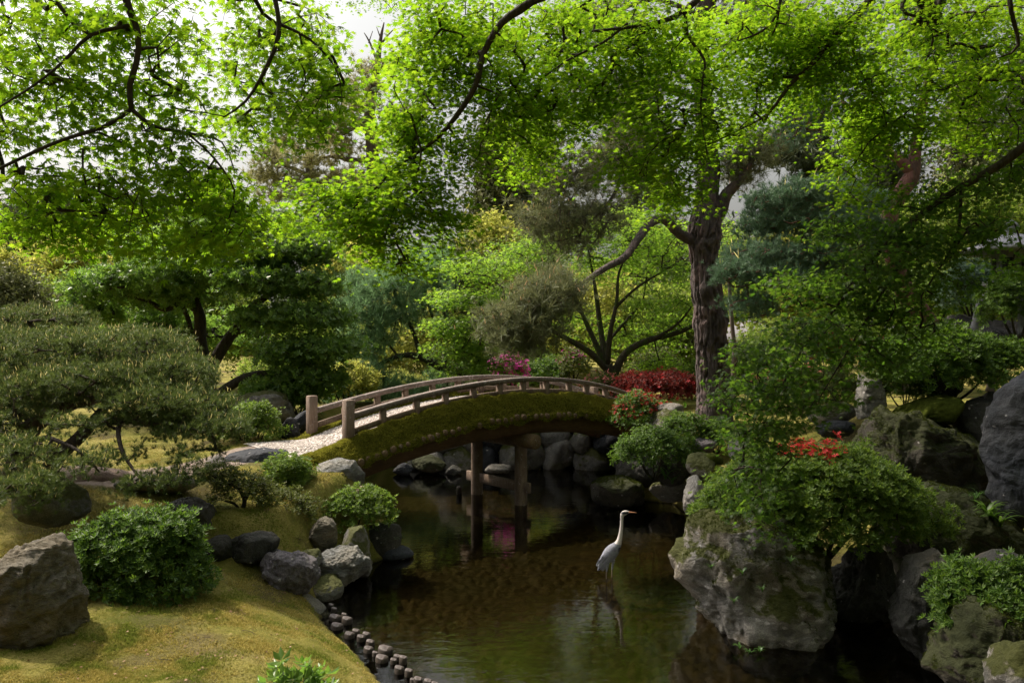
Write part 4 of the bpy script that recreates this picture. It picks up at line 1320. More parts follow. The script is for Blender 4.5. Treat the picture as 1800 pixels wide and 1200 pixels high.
L_pinefar = leaf_mat('far_pine_needles', (.20, .23, .10), (.36, .37, .18), (.24, .24, .10), (.38, .35, .17), .5, .7, .2)
L_pinel = leaf_mat('soft_pine_needles', (.10, .18, .09), (.20, .30, .16), (.16, .30, .12), (.26, .42, .18), .45, .5, .3)
L_cand = leaf_mat('pine_candle', (.46, .40, .12), (.68, .58, .20), (.1, .09, .03), (.1, .09, .03), .1, .6, .3)
L_cando = leaf_mat('pine_cone_flower', (.48, .26, .12), (.68, .40, .20), (.1, .06, .02), (.1, .06, .02), .1, .6, .3)
L_bg = leaf_mat('far_leaf', (.08, .13, .02), (.17, .20, .035), (.2, .32, .04), (.38, .46, .07), .5, .6, .2)
L_bgy = leaf_mat('far_yellow_leaf', (.19, .22, .035), (.34, .32, .075), (.36, .42, .06), (.58, .56, .12), .5, .6, .2)
L_bgd = leaf_mat('far_conifer', (.055, .08, .04), (.12, .135, .07), (.04, .06, .02), (.08, .1, .03), .2, .6, .2)
L_bgs = leaf_mat('far_cypress', (.10, .115, .04), (.20, .20, .085), (.06, .08, .02), (.13, .15, .05), .25, .6, .2)
L_red = leaf_mat('red_azalea_leaf', (.085, .010, .008), (.17, .022, .014), (.2, .015, .01), (.28, .03, .02), .35, .5, .3)
F_red = leaf_mat('red_blossom', (.24, .010, .012), (.46, .035, .04), (.4, .02, .02), (.55, .06, .05), .35, .6, .2)
L_tuft = leaf_mat('scarlet_blossom', (.45, .015, .018), (.62, .06, .06), (.6, .03, .03), (.7, .08, .06), .4, .6, .2)
F_mag = leaf_mat('magenta_blossom', (.50, .02, .30), (.68, .06, .42), (.6, .03, .35), (.75, .1, .5), .35, .6, .2)
F_pink = leaf_mat('pink_blossom', (.50, .11, .14), (.66, .24, .20), (.5, .12, .12), (.6, .25, .2), .3, .6, .2)

B_map = bark_mat('maple_bark', (.022, .017, .013), (.055, .043, .034), None, 9, 0, .3)
B_mapm = bark_mat('garden_maple_bark', (.030, .026, .018), (.065, .055, .038), None, 9, .35, .3)
B_pine = bark_mat('pine_bark', (.048, .038, .037), (.125, .10, .097), (.15, .105, .102), 7, 0, .3, .9)
B_red = bark_mat('red_pine_bark', (.13, .06, .05), (.24, .115, .095), (.10, .06, .05), 7, 0, .3, .6)
B_dark = bark_mat('dark_bark', (.022, .019, .014), (.055, .046, .034), None, 8, .2, .3)
B_far = bark_mat('far_bark', (.075, .06, .052), (.15, .12, .10), None, 3, 0, .3)
B_old = bark_mat('low_pine_bark', (.035, .027, .022), (.085, .066, .054), None, 8, 0, .3)

def needles(per, spread, size, tm=PINE, up=.7, outv=.4, jit=.45):
    return lambda tp, td, rg: tuft(tp, td, rg, per, spread, tm, size, up, jit, outv)
def leaves(per, spread, size, tm, **k):
    return lambda tp, td, rg: spray(tp, td, rg, per, spread, tm, size, **k)
def candles(frac, size, mat, per=2, spread=.06, name='candles', lean=.25, lift=.02):
    def f(root, cr, tp, td, rg):
        k = (rg.random(len(tp)) < frac) & (td[:, 2] > -.15)
        n = k.sum() * per
        if n == 0: return
        pos = np.repeat(tp[k], per, 0) + rg.normal(size=(n, 3)) * spread + np.array([0, 0, lift])
        nr = np.array([0, 0, 1.]) + rg.normal(size=(n, 3)) * lean
        scatter_mix(CAND, pos, rg.normal(size=(n, 3)), nr, size * rg.uniform(.5, 1.15, n), rg).build(name, mat, root)
    return f
def blossoms(frac, size, mat, per=3, spread=.05, region=None, lift=.02):
    def f(root, cr, tp, td, rg):
        k = rg.random(len(tp)) < frac
        if region is not None: k &= region(tp)
        n = k.sum() * per
        if n == 0: return
        pos = np.repeat(tp[k], per, 0) + rg.normal(size=(n, 3)) * spread + td.repeat(1, 0)[np.repeat(np.where(k)[0], per)] * lift
        nr = np.array([0, -.4, .8]) + rg.normal(size=(n, 3)) * .6 + np.repeat(td[k], per, 0) * .5
        scatter_mix(BLOS, pos, rg.normal(size=(n, 3)), nr, size * rg.uniform(.7, 1.2, n), rg).build('blossoms', mat, root)
    return f

def ell(rows, Y, ry, k=1.0, jy=0.0, seed=0):
    rg = rng_of(seed + 5)
    return pxpads([(cx, cy_, Y + rg.uniform(-jy, jy), rx, rz, ry, int(n * k)) for (cx, cy_, rx, rz, n) in rows])

# ---- the three maples that hang over the water -------------------------------------------------
gm = 'maples leaning over the pond'
left_trunk = [(-3.6, 1.7, gz(-3.6, 1.7) - .1, .12), (-3.5, 1.8, 2.2, .10), (-3.0, 2.2, 3.5, .075), (-2.2, 2.7, 4.25, .05), (-1.75, 3.0, 4.35, .034), tuple([*P(216, -60, 3.0), .022])]
left_paths = [left_trunk,
    pxpath([(216, -60, 3.0, 0.0146), (222, 0, 3.0, 0.0139), (243, 60, 3.0, 0.0126), (240, 110, 3.0, 0.0113), (228, 150, 3.0, 0.0106), (231, 192, 3.0, 0.0099)]),
    pxpath([(231, 192, 3.0, 0.0086), (185, 222, 2.97, 0.0080), (110, 246, 2.9, 0.0066), (50, 272, 2.85, 0.0059), (-60, 325, 2.75, 0.0047)]),
    pxpath([(231, 192, 3.0, 0.0080), (270, 222, 3.03, 0.0066), (330, 234, 3.1, 0.0053), (390, 250, 3.2, 0.0040), (412, 300, 3.25, 0.0026)]),
    pxpath([(330, 234, 3.1, 0.0047), (378, 280, 3.15, 0.0040), (412, 335, 3.2, 0.0033), (402, 385, 3.2, 0.0020)]),
    pxpath([(228, 45, 3.0, 0.0080), (160, 62, 2.95, 0.0066), (110, 110, 2.9, 0.0053), (60, 150, 2.85, 0.0040), (-20, 200, 2.8, 0.0033)]),
    pxpath([(236, 90, 3.0, 0.0066), (276, 84, 3.05, 0.0053), (280, 120, 3.1, 0.0040), (320, 150, 3.15, 0.0026)]),
    pxpath([(146, 262, 2.93, 0.0047), (146, 300, 2.95, 0.0033), (160, 360, 3.0, 0.0020)]),
    [left_trunk[3], tuple([*P(440, -120, 3.5), .026]), *pxpath([(470, -50, 3.4, 0.0146), (484, 0, 3.4, 0.0119), (490, 60, 3.4, 0.0099), (468, 120, 3.4, 0.0080), (432, 178, 3.4, 0.0053), (395, 205, 3.35, 0.0033)])],
    pxpath([(486, 40, 3.4, 0.0080), (545, 70, 3.45, 0.0059), (590, 120, 3.5, 0.0040), (600, 160, 3.5, 0.0020)]),
]
left_pads = ell([(60, 60, 100, 80, 50), (180, 50, 110, 70, 55), (290, 60, 60, 70, 32), (100, 160, 110, 60, 48), (20, 150, 70, 80, 28), (290, 165, 70, 60, 40), (200, 150, 60, 60, 22), (40, 240, 80, 40, 20), (200, 265, 80, 45, 24), (300, 250, 60, 40, 24),
                 (60, 335, 100, 45, 36), (160, 335, 80, 45, 32), (260, 330, 90, 50, 44), (350, 320, 90, 50, 44), (420, 370, 60, 40, 26), (320, 395, 80, 45, 36), (390, 420, 55, 40, 22), (300, 440, 50, 30, 14), (130, 410, 110, 40, 42), (40, 400, 80, 40, 26), (200, 400, 60, 35, 18)], 3.25, .28, 1.0, .2, 1) \
          + ell([(470, 50, 90, 60, 46), (550, 70, 50, 50, 26), (430, 120, 60, 60, 32), (520, 140, 100, 60, 50), (575, 150, 45, 45, 22), (470, 200, 90, 50, 36), (550, 215, 60, 40, 22), (420, 235, 50, 40, 16)], 3.75, .3, 1.05, .2, 2) \
          + [(-2.6, 2.6, 4.9, 1.2, 1.0, .5, 90), (-1.2, 3.2, 4.9, 1.3, .8, .4, 80), (-3.6, 3.5, 4.2, .9, 1.0, .6, 60)]
tree('maple_tree', 'maple with large bright star leaves and dark forking bough hanging against the white sky', 'tree', left_trunk[0][:3], left_paths, left_pads,
     leaves(14, .10, .033, MAP2, up=.7, jit=.30, droop=.55, flat=.28), L_map, B_map, 101, gm, seg=.12, tip=.0011, power=.5, sides=10, step=.06, rough=.12, nscale=20)

ct = [(2.4, .4, gz(2.4, .4) - .1, .16), (2.3, .7, 2.4, .13), (2.25, 1.3, 3.9, .10), (2.3, 2.3, 5.1, .08), (2.25, 3.3, 5.6, .055)]
ct_b = ct[3]
cpaths = [ct,
    [ct[3], (1.3, 3.2, 5.5, .05), *pxpath([(1010, -60, 4.1, 0.0256), (935, 3, 4.1, 0.0216), (882, 40, 4.1, 0.0192), (850, 95, 4.1, 0.0168), (836, 150, 4.1, 0.0144), (800, 207, 4.15, 0.0128), (760, 250, 4.2, 0.0104), (700, 292, 4.25, 0.0080), (650, 340, 4.3, 0.0056), (610, 352, 4.3, 0.0032)])],
    [ct[4], *pxpath([(1290, -70, 4.5, 0.0240), (1215, 10, 4.5, 0.0192), (1170, 36, 4.5, 0.0136), (1110, 48, 4.5, 0.0096), (1040, 55, 4.5, 0.0064)])],
    pxpath([(1110, 36, 4.5, 0.0080), (1060, 75, 4.5, 0.0072), (1000, 105, 4.5, 0.0056), (950, 140, 4.5, 0.0032)]),
    pxpath([(1205, 15, 4.5, 0.0112), (1208, 60, 4.5, 0.0096), (1238, 105, 4.5, 0.0072), (1236, 135, 4.5, 0.0056), (1232, 200, 4.5, 0.0040), (1245, 280, 4.5, 0.0024)]),
    [ct[4], *pxpath([(1585, -80, 5.0, 0.0288), (1520, 10, 5.0, 0.0240), (1470, 62, 5.0, 0.0208), (1432, 108, 5.0, 0.0168), (1390, 148, 5.0, 0.0128), (1350, 200, 5.0, 0.0088), (1300, 228, 5.0, 0.0056), (1230, 262, 5.0, 0.0032)])],
    pxpath([(1560, -50, 5.0, 0.0144), (1510, 30, 5.1, 0.0104), (1500, 90, 5.1, 0.0080), (1520, 140, 5.1, 0.0056), (1552, 190, 5.1, 0.0032)]),
    [ct[4], *pxpath([(1620, -60, 5.2, 0.0176), (1585, 15, 5.2, 0.0120), (1625, 35, 5.2, 0.0088), (1640, 70, 5.2, 0.0072), (1622, 120, 5.2, 0.0040)])],
    [ct[3], *pxpath([(1790, -90, 4.6, 0.0240), (1775, 0, 4.6, 0.0144), (1790, 80, 4.7, 0.0096), (1760, 100, 4.7, 0.0048)])],
    pxpath([(1375, -40, 4.8, 0.0128), (1368, 20, 4.8, 0.0096), (1340, 55, 4.8, 0.0072), (1290, 75, 4.8, 0.0032)]),
    pxpath([(740, 262, 4.2, 0.0064), (735, 300, 4.2, 0.0048), (700, 350, 4.25, 0.0040), (675, 420, 4.3, 0.0024)]),
]
cpads = ell([(770, 40, 60, 50, 46), (735, 110, 55, 55, 50), (720, 190, 60, 60, 64), (730, 250, 55, 40, 34), (820, 40, 70, 60, 50), (790, 120, 70, 60, 46), (870, 120, 70, 60, 50), (880, 200, 60, 60, 46), (830, 270, 60, 40, 24),
             (690, 310, 70, 30, 44), (620, 340, 70, 25, 40), (560, 345, 50, 25, 26), (700, 360, 80, 45, 58), (620, 390, 60, 40, 36), (680, 430, 65, 40, 44), (720, 470, 40, 20, 10), (780, 350, 50, 50, 32), (790, 410, 40, 45, 24), (520, 390, 45, 22, 14)], 4.5, .35, 1.25, .25, 3) \
      + ell([(920, 60, 80, 60, 56), (950, 150, 80, 60, 60), (940, 230, 70, 50, 50), (935, 295, 50, 35, 24), (1010, 90, 80, 60, 46), (1030, 170, 70, 50, 44), (1040, 40, 80, 40, 40), (1020, 230, 50, 40, 18),
             (1120, 60, 80, 60, 56), (1110, 150, 80, 60, 56), (1180, 90, 80, 80, 56), (1150, 230, 70, 50, 50), (1110, 290, 55, 35, 32), (1170, 310, 70, 50, 50), (1190, 355, 50, 30, 24), (1230, 250, 60, 60, 44), (1250, 170, 60, 60, 44)], 4.9, .4, 1.35, .3, 4) \
      + ell([(1300, 50, 90, 70, 70), (1330, 130, 80, 60, 60), (1300, 210, 60, 50, 40), (1400, 40, 80, 60, 56), (1420, 110, 70, 50, 40), (1390, 170, 50, 40, 26), (1480, 60, 80, 60, 56), (1500, 150, 80, 60, 56), (1520, 230, 70, 50, 44), (1500, 290, 55, 50, 32), (1520, 350, 30, 30, 12), (1560, 180, 60, 60, 40),
             (1590, 70, 80, 70, 60), (1650, 150, 70, 60, 44), (1600, 230, 70, 45, 36), (1680, 60, 60, 70, 36), (1760, 60, 70, 90, 60), (1750, 160, 70, 60, 44), (1700, 230, 70, 50, 32), (1790, 240, 60, 50, 26)], 5.4, .45, 1.5, .35, 6) \
      + [(.6, 3.6, 5.6, 1.4, 1.0, .5, 209), (2.3, 4.4, 6.0, 1.8, 1.5, .6, 323), (3.6, 5.6, 5.8, 1.6, 1.5, .6, 285), (4.2, 3.5, 5.0, 1.2, 1.2, .8, 110), (-.3, 4.4, 5.7, 1.0, .9, .4, 50), (5.0, 5.5, 4.6, .9, 1.4, .8, 90), (1.7, 10.6, 7.9, 1.3, 1.0, .4, 240), (2.1, 9.9, 7.4, 1.1, .9, .4, 280), (-1.8, 9.6, 7.15, 1.1, .9, .35, 130), (2.9, 8.6, 7.0, 1.1, 1.0, .4, 260), (-1.4, 7.6, 6.7, 1.3, 1.1, .5, 330), (-1.3, 10.0, 7.5, 1.3, 1.0, .4, 280), (.5, 10.8, 7.9, 1.4, 1.1, .5, 360), (.3, 8.9, 7.1, 1.2, 1.0, .5, 280), (2.2, 8.6, 7.2, 1.3, 1.1, .5, 320), (4.3, 6.2, 6.3, 1.5, 1.5, .5, 260), (5.6, 8.4, 6.6, 1.4, 1.5, .5, 240), (3.2, 3.2, 5.2, 1.2, 1.2, .5, 200), (0, 1.0, 5.6, 1.6, 1.4, .5, 200), (2.4, .2, 6.6, 2.8, 2.6, 1.4, 520), (-.5, -1.5, 6.0, 2.2, 2.0, 1.0, 300), (4.8, 1.5, 5.2, 1.6, 1.8, 1.2, 360), (-2.5, 0, 5.6, 1.6, 1.6, .8, 200), (6.3, 3.5, 4.6, 1.3, 2.0, 1.4, 300), (5.0, 3.2, 5.2, 1.4, 1.4, .6, 220), (4.2, 8.0, 7.3, 1.8, 1.6, .6, 304), (6.3, 6.5, 6.0, 1.4, 2.2, .8, 304), (2.0, -1.0, 5.6, 2.4, 1.6, .7, 304), (5.0, .5, 5.0, 1.6, 2.0, 1.0, 266)]  # unseen crown pads outside the frame, added to shade the foreground and right bank
tree('maple_tree', 'broad maple whose layered fresh green boughs fill the sky over bridge and pond', 'tree', ct[0][:3], cpaths, cpads,
     leaves(19, .12, .0305, MAP1, up=.65, jit=.20, droop=.6, flat=.26), L_map, B_map, 102, gm, seg=.14, tip=.0011, power=.5, sides=10, step=.08, rough=.12, nscale=16)

dt = [(4.6, 3.2, gz(4.6, 3.2) - .1, .11), (4.5, 3.4, 2.4, .09), (4.2, 4.0, 3.7, .07), (3.6, 4.6, 4.1, .05)]
dpaths = [dt, [dt[3], *pxpath([(1850, 225, 5.0, .034), (1760, 288, 5.1, .027), (1680, 335, 5.15, .022), (1600, 392, 5.2, .017), (1540, 450, 5.2, .013), (1470, 540, 5.2, .009), (1400, 630, 5.2, .006), (1345, 740, 5.2, .003)])],
    pxpath([(1610, 385, 5.2, .012), (1570, 480, 5.1, .009), (1500, 600, 5.1, .006), (1440, 700, 5.1, .003)]),
    pxpath([(1690, 330, 5.15, .012), (1680, 420, 5.1, .008), (1620, 520, 5.05, .005)])]
dpads = ell([(1720, 330, 80, 40, 44), (1790, 300, 50, 40, 24), (1640, 360, 80, 45, 48), (1590, 420, 80, 45, 56), (1540, 470, 80, 50, 60), (1480, 520, 80, 45, 60), (1560, 540, 90, 45, 56), (1440, 580, 75, 45, 52), (1510, 610, 70, 40, 36), (1390, 640, 65, 45, 48), (1350, 700, 55, 50, 46), (1320, 770, 45, 50, 40), (1310, 850, 35, 50, 26), (1380, 740, 55, 50, 30), (1420, 690, 60, 40, 26),
             (1660, 430, 70, 45, 40), (1650, 500, 70, 40, 36), (1740, 400, 70, 40, 28), (1360, 830, 40, 50, 20), (1790, 470, 40, 40, 16), (1340, 900, 28, 40, 10), (1560, 640, 60, 40, 26), (1620, 590, 70, 40, 30), (1285, 690, 30, 40, 20), (1480, 400, 60, 30, 24), (1400, 500, 60, 35, 26), (1330, 620, 50, 40, 24)], 5.15, .35, 1.35, .25, 8)
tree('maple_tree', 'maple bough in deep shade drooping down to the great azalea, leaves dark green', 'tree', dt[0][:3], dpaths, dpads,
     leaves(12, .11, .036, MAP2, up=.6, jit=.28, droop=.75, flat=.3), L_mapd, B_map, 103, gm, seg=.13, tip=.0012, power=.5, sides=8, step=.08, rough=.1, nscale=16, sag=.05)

# ---- the garden maple behind the bridge ---------------------------------------------------------
MY = 18.5
mp = lambda rows: pxpath([(a, b, MY + dy, r) for a, b, dy, r in rows])
mpaths = [mp([(1082, 712, 0, .20), (1077, 680, 0, .16), (1072, 660, 0, .14), (1068, 640, 0, .12)]),
    mp([(1072, 655, 0, .085), (1040, 622, -.2, .075), (1000, 597, -.5, .06), (955, 575, -.9, .04), (900, 560, -1.2, .025), (840, 545, -1.5, .015)]),
    mp([(1068, 645, 0, .08), (1045, 600, .1, .065), (1025, 555, .2, .05), (1005, 510, .2, .035), (960, 460, 0, .02)]),
    mp([(1066, 640, 0, .08), (1056, 580, .3, .065), (1048, 520, .4, .05), (1040, 470, .4, .03), (1030, 420, .4, .02)]),
    mp([(1068, 640, 0, .075), (1072, 590, -.2, .06), (1084, 530, -.3, .045), (1088, 480, -.3, .03), (1110, 430, -.3, .02)]),
    mp([(1082, 540, -.3, .04), (1120, 505, -.3, .03), (1160, 480, -.3, .02), (1200, 455, -.3, .012)]),
    mp([(1076, 665, 0, .10), (1100, 620, 0, .085), (1140, 598, .1, .07), (1190, 585, .2, .06), (1240, 565, .3, .045), (1310, 560, .4, .03), (1360, 545, .5, .018)]),
    mp([(1150, 596, .1, .04), (1190, 570, -.2, .03), (1215, 540, -.4, .02)]),
    mp([(1022, 550, .2, .035), (985, 520, .6, .025), (940, 500, 1.0, .015)]),
    mp([(1060, 610, .2, .05), (1095, 570, .9, .035), (1130, 530, 1.2, .022)])]
mpads = pxpads([(845, 470, MY - 1.0, 85, 26, 1.4, 120), (800, 520, MY - 1.3, 55, 22, 1.2, 80), (880, 520, MY - .6, 90, 28, 1.4, 110), (830, 575, MY - 1.6, 80, 24, 1.2, 110), (800, 615, MY - 1.5, 60, 22, 1.1, 70), (880, 610, MY - 1.0, 70, 24, 1.2, 70), (850, 650, MY - 1.2, 70, 18, 1.1, 60),
                (930, 435, MY, 80, 30, 1.5, 110), (1000, 410, MY, 90, 30, 1.6, 120), (960, 470, MY + .3, 80, 25, 1.4, 80), (1090, 395, MY, 100, 30, 1.7, 130), (1170, 420, MY, 80, 30, 1.6, 100), (1120, 450, MY + .5, 90, 28, 1.5, 90), (1200, 480, MY, 60, 28, 1.4, 70),
                (1050, 470, MY + 1.5, 110, 35, 1.0, 110), (1160, 530, MY - .2, 60, 20, 1.2, 60), (1170, 560, MY + 1.0, 70, 24, 1.2, 60), (1300, 540, MY, 60, 26, 1.2, 70), (1330, 500, MY, 50, 24, 1.2, 50), (1000, 560, MY + 1.5, 90, 30, 1.0, 70), (1110, 600, MY + 1.6, 100, 30, .9, 80), (770, 570, MY - 1.5, 30, 20, .8, 30), (1290, 420, MY + 1, 60, 40, 1.2, 60), (1160, 640, MY + 1.0, 60, 18, .8, 40)])
tree('maple_tree', 'many-stemmed garden maple with tiered light green foliage beyond the right end of the bridge', 'tree', (*P(1080, 712, MY)[:2], gz(*P(1080, 712, MY)[:2])), mpaths, mpads,
     leaves(24, .22, .066, MAP0, up=.95, jit=.35, droop=.3, flat=.25), L_mapm, B_mapm, 110, None, seg=.35, tip=.0030, power=.5, sides=8, step=.15, rough=.08, nscale=8)

# ---- big pine ------------------------------------------------------------------------------------
BY = 14.0
def big_pine():
    rg = rng_of(55)
    root = thing('pine_tree', 'big old pine with a thick ridged greyish pink trunk right of the bridge', 'tree', (*P(1257, 745, BY)[:2], gz(*P(1257, 745, BY)[:2])))
    tr = [(1264, 800, .40), (1259, 760, .335), (1256, 720, .305), (1254, 670, .29), (1252, 620, .275), (1249, 590, .27), (1248, 560, .285), (1245, 535, .25), (1243, 515, .265), (1240, 485, .25), (1238, 455, .235), (1237, 425, .265), (1239, 400, .27), (1243, 375, .25), (1243, 340, .20), (1245, 290, .185), (1238, 200, .16), (1232, 90, .145), (1240, -40, .12), (1236, -200, .08)]
    pts = np.array([[*P(a, b, BY), r * .97] for a, b, r in tr])
    c = catmull(pts, .03)
    V, T, Q = tube(pts[:, :3], pts[:, 3], 96, .028)
    n = len(c); body = V[:-2].reshape(-1, 96, 3) if (len(V) - 2) % 96 == 0 else None
    ax = np.repeat(c[:len(V) // 96, :3], 96, 0)[:len(V) - 2]
    out = unit(V[:len(ax)] - ax)
    z = V[:len(ax), 2]
    ang = np.arctan2(out[:, 1], out[:, 0])
    q = np.column_stack([np.cos(ang) * 2.4, np.sin(ang) * 2.4, z * 1.1])
    ridge = np.abs(vnoise(q * 1.9 + 3) + .5 * vnoise(q * 3.7 + 9))
    plate = sstep(0.02, .20, ridge)
    lump = fbm(np.column_stack([np.cos(ang), np.sin(ang), z * 1.6]) * 1.6, 3)
    ringw = sstep(4.2, 3.0, z)                      # ridged below, scaly with burls above
    knots = np.zeros(len(z))
    for (kx, ky, rr, hh) in ((1243, 512, .16, .07), (1250, 540, .13, .06), (1246, 596, .12, .05), (1236, 430, .12, .05), (1262, 412, .14, .06), (1252, 566, .10, .04)):
        kp = P(kx, ky, BY - .22); d = np.linalg.norm(V[:len(ax)] - kp, axis=1)
        knots += hh * np.exp(-(d / rr) ** 2) * (1 - .55 * np.exp(-(d / (rr * .38)) ** 2))
    disp = .060 * (plate - .75) + .03 * lump + knots + .010 * fbm(V[:len(ax)] * 14, 3)
    V[:len(ax)] += out * disp[:, None]
    mb = MB(); mb.add(V, T, Q)
    paths = [pxpath([(1232, 418, BY, .12), (1212, 420, BY - .1, .098), (1190, 407, BY - .4, .082), (1168, 386, BY - .7, .078), (1146, 390, BY - 1.0, .075), (1124, 417, BY - 1.5, .064), (1098, 452, BY - 1.9, .056), (1066, 470, BY - 2.2, .048), (1030, 494, BY - 2.6, .038), (1000, 525, BY - 2.9, .035), (985, 545, BY - 3.1, .025), (960, 552, BY - 3.3, .016)]),
             pxpath([(1250, 395, BY, .15), (1266, 370, BY - .05, .125), (1275, 345, BY - .1, .105), (1290, 328, BY - .15, .085), (1306, 310, BY - .2, .06), (1320, 285, BY - .2, .04), (1330, 260, BY - .1, .03)]),
             pxpath([(1240, 270, BY, .07), (1180, 250, BY - .3, .055), (1120, 270, BY - .5, .045), (1060, 285, BY - .6, .035), (1000, 310, BY - .7, .022)]),
             pxpath([(1236, 180, BY, .06), (1150, 150, BY - .3, .05), (1060, 180, BY - .5, .035), (980, 230, BY - .6, .02)]),
             pxpath([(1234, 100, BY, .06), (1330, 60, BY + .3, .045), (1420, 90, BY + .4, .03)]),
             pxpath([(1236, 30, BY, .05), (1150, 0, BY - .3, .04), (1060, 30, BY - .5, .025)]),
             pxpath([(1100, 275, BY - .5, .03), (1080, 340, BY - .8, .025), (1040, 390, BY - .9, .015)])]
    m2, nd, rad = skeleton(paths, 14, .06, .10, 9, 7)
    for v in m2.V: pass
    off = mb.n
    V2 = np.concatenate(m2.V); mb.V.append(V2); mb.n += len(V2)
    mb.T += [t + off for t in m2.T]; mb.Q += [t + off for t in m2.Q]
    low = pxpads([(955, 528, BY - 3.2, 66, 20, .5, 80), (915, 562, BY - 3.3, 64, 17, .45, 76), (980, 505, BY - 3.0, 40, 18, .45, 50), (890, 585, BY - 3.3, 26, 14, .4, 36), (930, 590, BY - 3.2, 40, 14, .4, 40)])
    high = pxpads([(1000, 320, BY - .7, 80, 30, .7, 60), (1060, 300, BY - .5, 70, 30, .8, 46), (1030, 380, BY - .9, 70, 28, .7, 60), (960, 390, BY - .8, 60, 24, .6, 46), (1000, 425, BY - .9, 50, 16, .5, 26), (960, 250, BY - .5, 70, 34, .8, 50), (1050, 180, BY - .5, 90, 50, 1.0, 110), (1130, 250, BY, 70, 40, .9, 80),
                   (1330, 270, BY, 50, 40, .7, 60), (1300, 300, BY, 40, 24, .5, 40), (1420, 90, BY + .3, 90, 50, 1.0, 110), (1060, 40, BY - .3, 90, 50, 1.0, 100), (1240, -150, BY, 200, 90, 2.0, 200), (1330, 20, BY, 90, 60, 1.0, 90), (1160, 120, BY, 60, 40, .8, 50)])
    at = pad_points(low + high, rg, 'vol')
    Vq, Qq, tp, td = grow(nd, [-1] * len(nd), rad, at, .22, rg, .02, .005, .5)
    mb.add(Vq, None, Qq)
    mb.build('trunk', B_pine, root, True)
    tuft(tp, td, rg, 5, .13, PINEL, .17, .35, .6, .5).build('crown', L_pineg, root)
    candles(.7, .08, L_cando, 3, .14, 'male_cones', .3, .06)(root, None, tp, td, rg)
big_pine()

# ---- right red pine with blue green needles ------------------------------------------------------
RY = 12.3
rp = lambda rows: pxpath([(a, b, RY + dy, r) for a, b, dy, r in rows])
tree('pine_tree', 'reddish leaning pine with blue green needle pads right of the big pine', 'tree', (*P(1675, 640, RY)[:2], gz(*P(1675, 640, RY)[:2])),
     [rp([(1690, 660, 0, .19), (1655, 600, 0, .17), (1625, 560, 0, .155), (1590, 510, 0, .145), (1570, 440, 0, .14), (1566, 380, 0, .13), (1580, 345, 0, .125), (1602, 310, 0, .11), (1608, 282, 0, .09), (1615, 220, 0, .075), (1640, 120, 0, .06), (1700, 20, 0, .04)]),
      rp([(1603, 305, 0, .085), (1585, 285, 0, .08), (1565, 268, 0, .06), (1545, 220, .1, .045), (1480, 180, .2, .03)]),
      rp([(1570, 430, 0, .07), (1530, 420, -.2, .055), (1480, 400, -.4, .045), (1430, 372, -.5, .035), (1380, 360, -.6, .02)]),
      rp([(1572, 470, 0, .07), (1520, 480, -.3, .055), (1450, 490, -.6, .045), (1390, 490, -.8, .035), (1330, 500, -.9, .02), (1290, 505, -.9, .012)]),
      rp([(1430, 490, -.6, .03), (1400, 530, -.7, .02), (1340, 555, -.8, .012)]),
      rp([(1480, 400, -.4, .03), (1450, 430, -.3, .02), (1400, 430, -.3, .012)])],
     pxpads([(1370, 360, RY - .6, 60, 20, .5, 80), (1430, 345, RY - .5, 80, 22, .6, 110), (1500, 365, RY - .3, 60, 22, .6, 80), (1350, 400, RY - .5, 50, 18, .5, 60), (1430, 400, RY - .6, 90, 22, .6, 110), (1510, 420, RY - .4, 60, 24, .5, 70), (1340, 450, RY - .7, 60, 18, .5, 80), (1420, 455, RY - .7, 90, 20, .6, 110), (1310, 485, RY - .9, 50, 22, .5, 90), (1380, 495, RY - .8, 70, 20, .5, 80), (1470, 475, RY - .6, 70, 20, .5, 60), (1320, 540, RY - .8, 50, 16, .4, 50), (1480, 180, RY + .2, 100, 50, .9, 90), (1620, 120, RY, 110, 60, 1.0, 120), (1700, 20, RY, 120, 60, 1.0, 110), (1400, 250, RY + 1.5, 50, 50, .6, 40), (1560, 60, RY, 90, 50, .9, 70)]),
     needles(7, .075, .085, PINE, .85, .35, .38), L_pineb, B_red, 120, None, mode='top', seg=.2, tip=.0045, sides=14, step=.08, rough=.10, nscale=9,
     extra=candles(.10, .15, L_cand, 1, .06, 'candles', .2, .06))

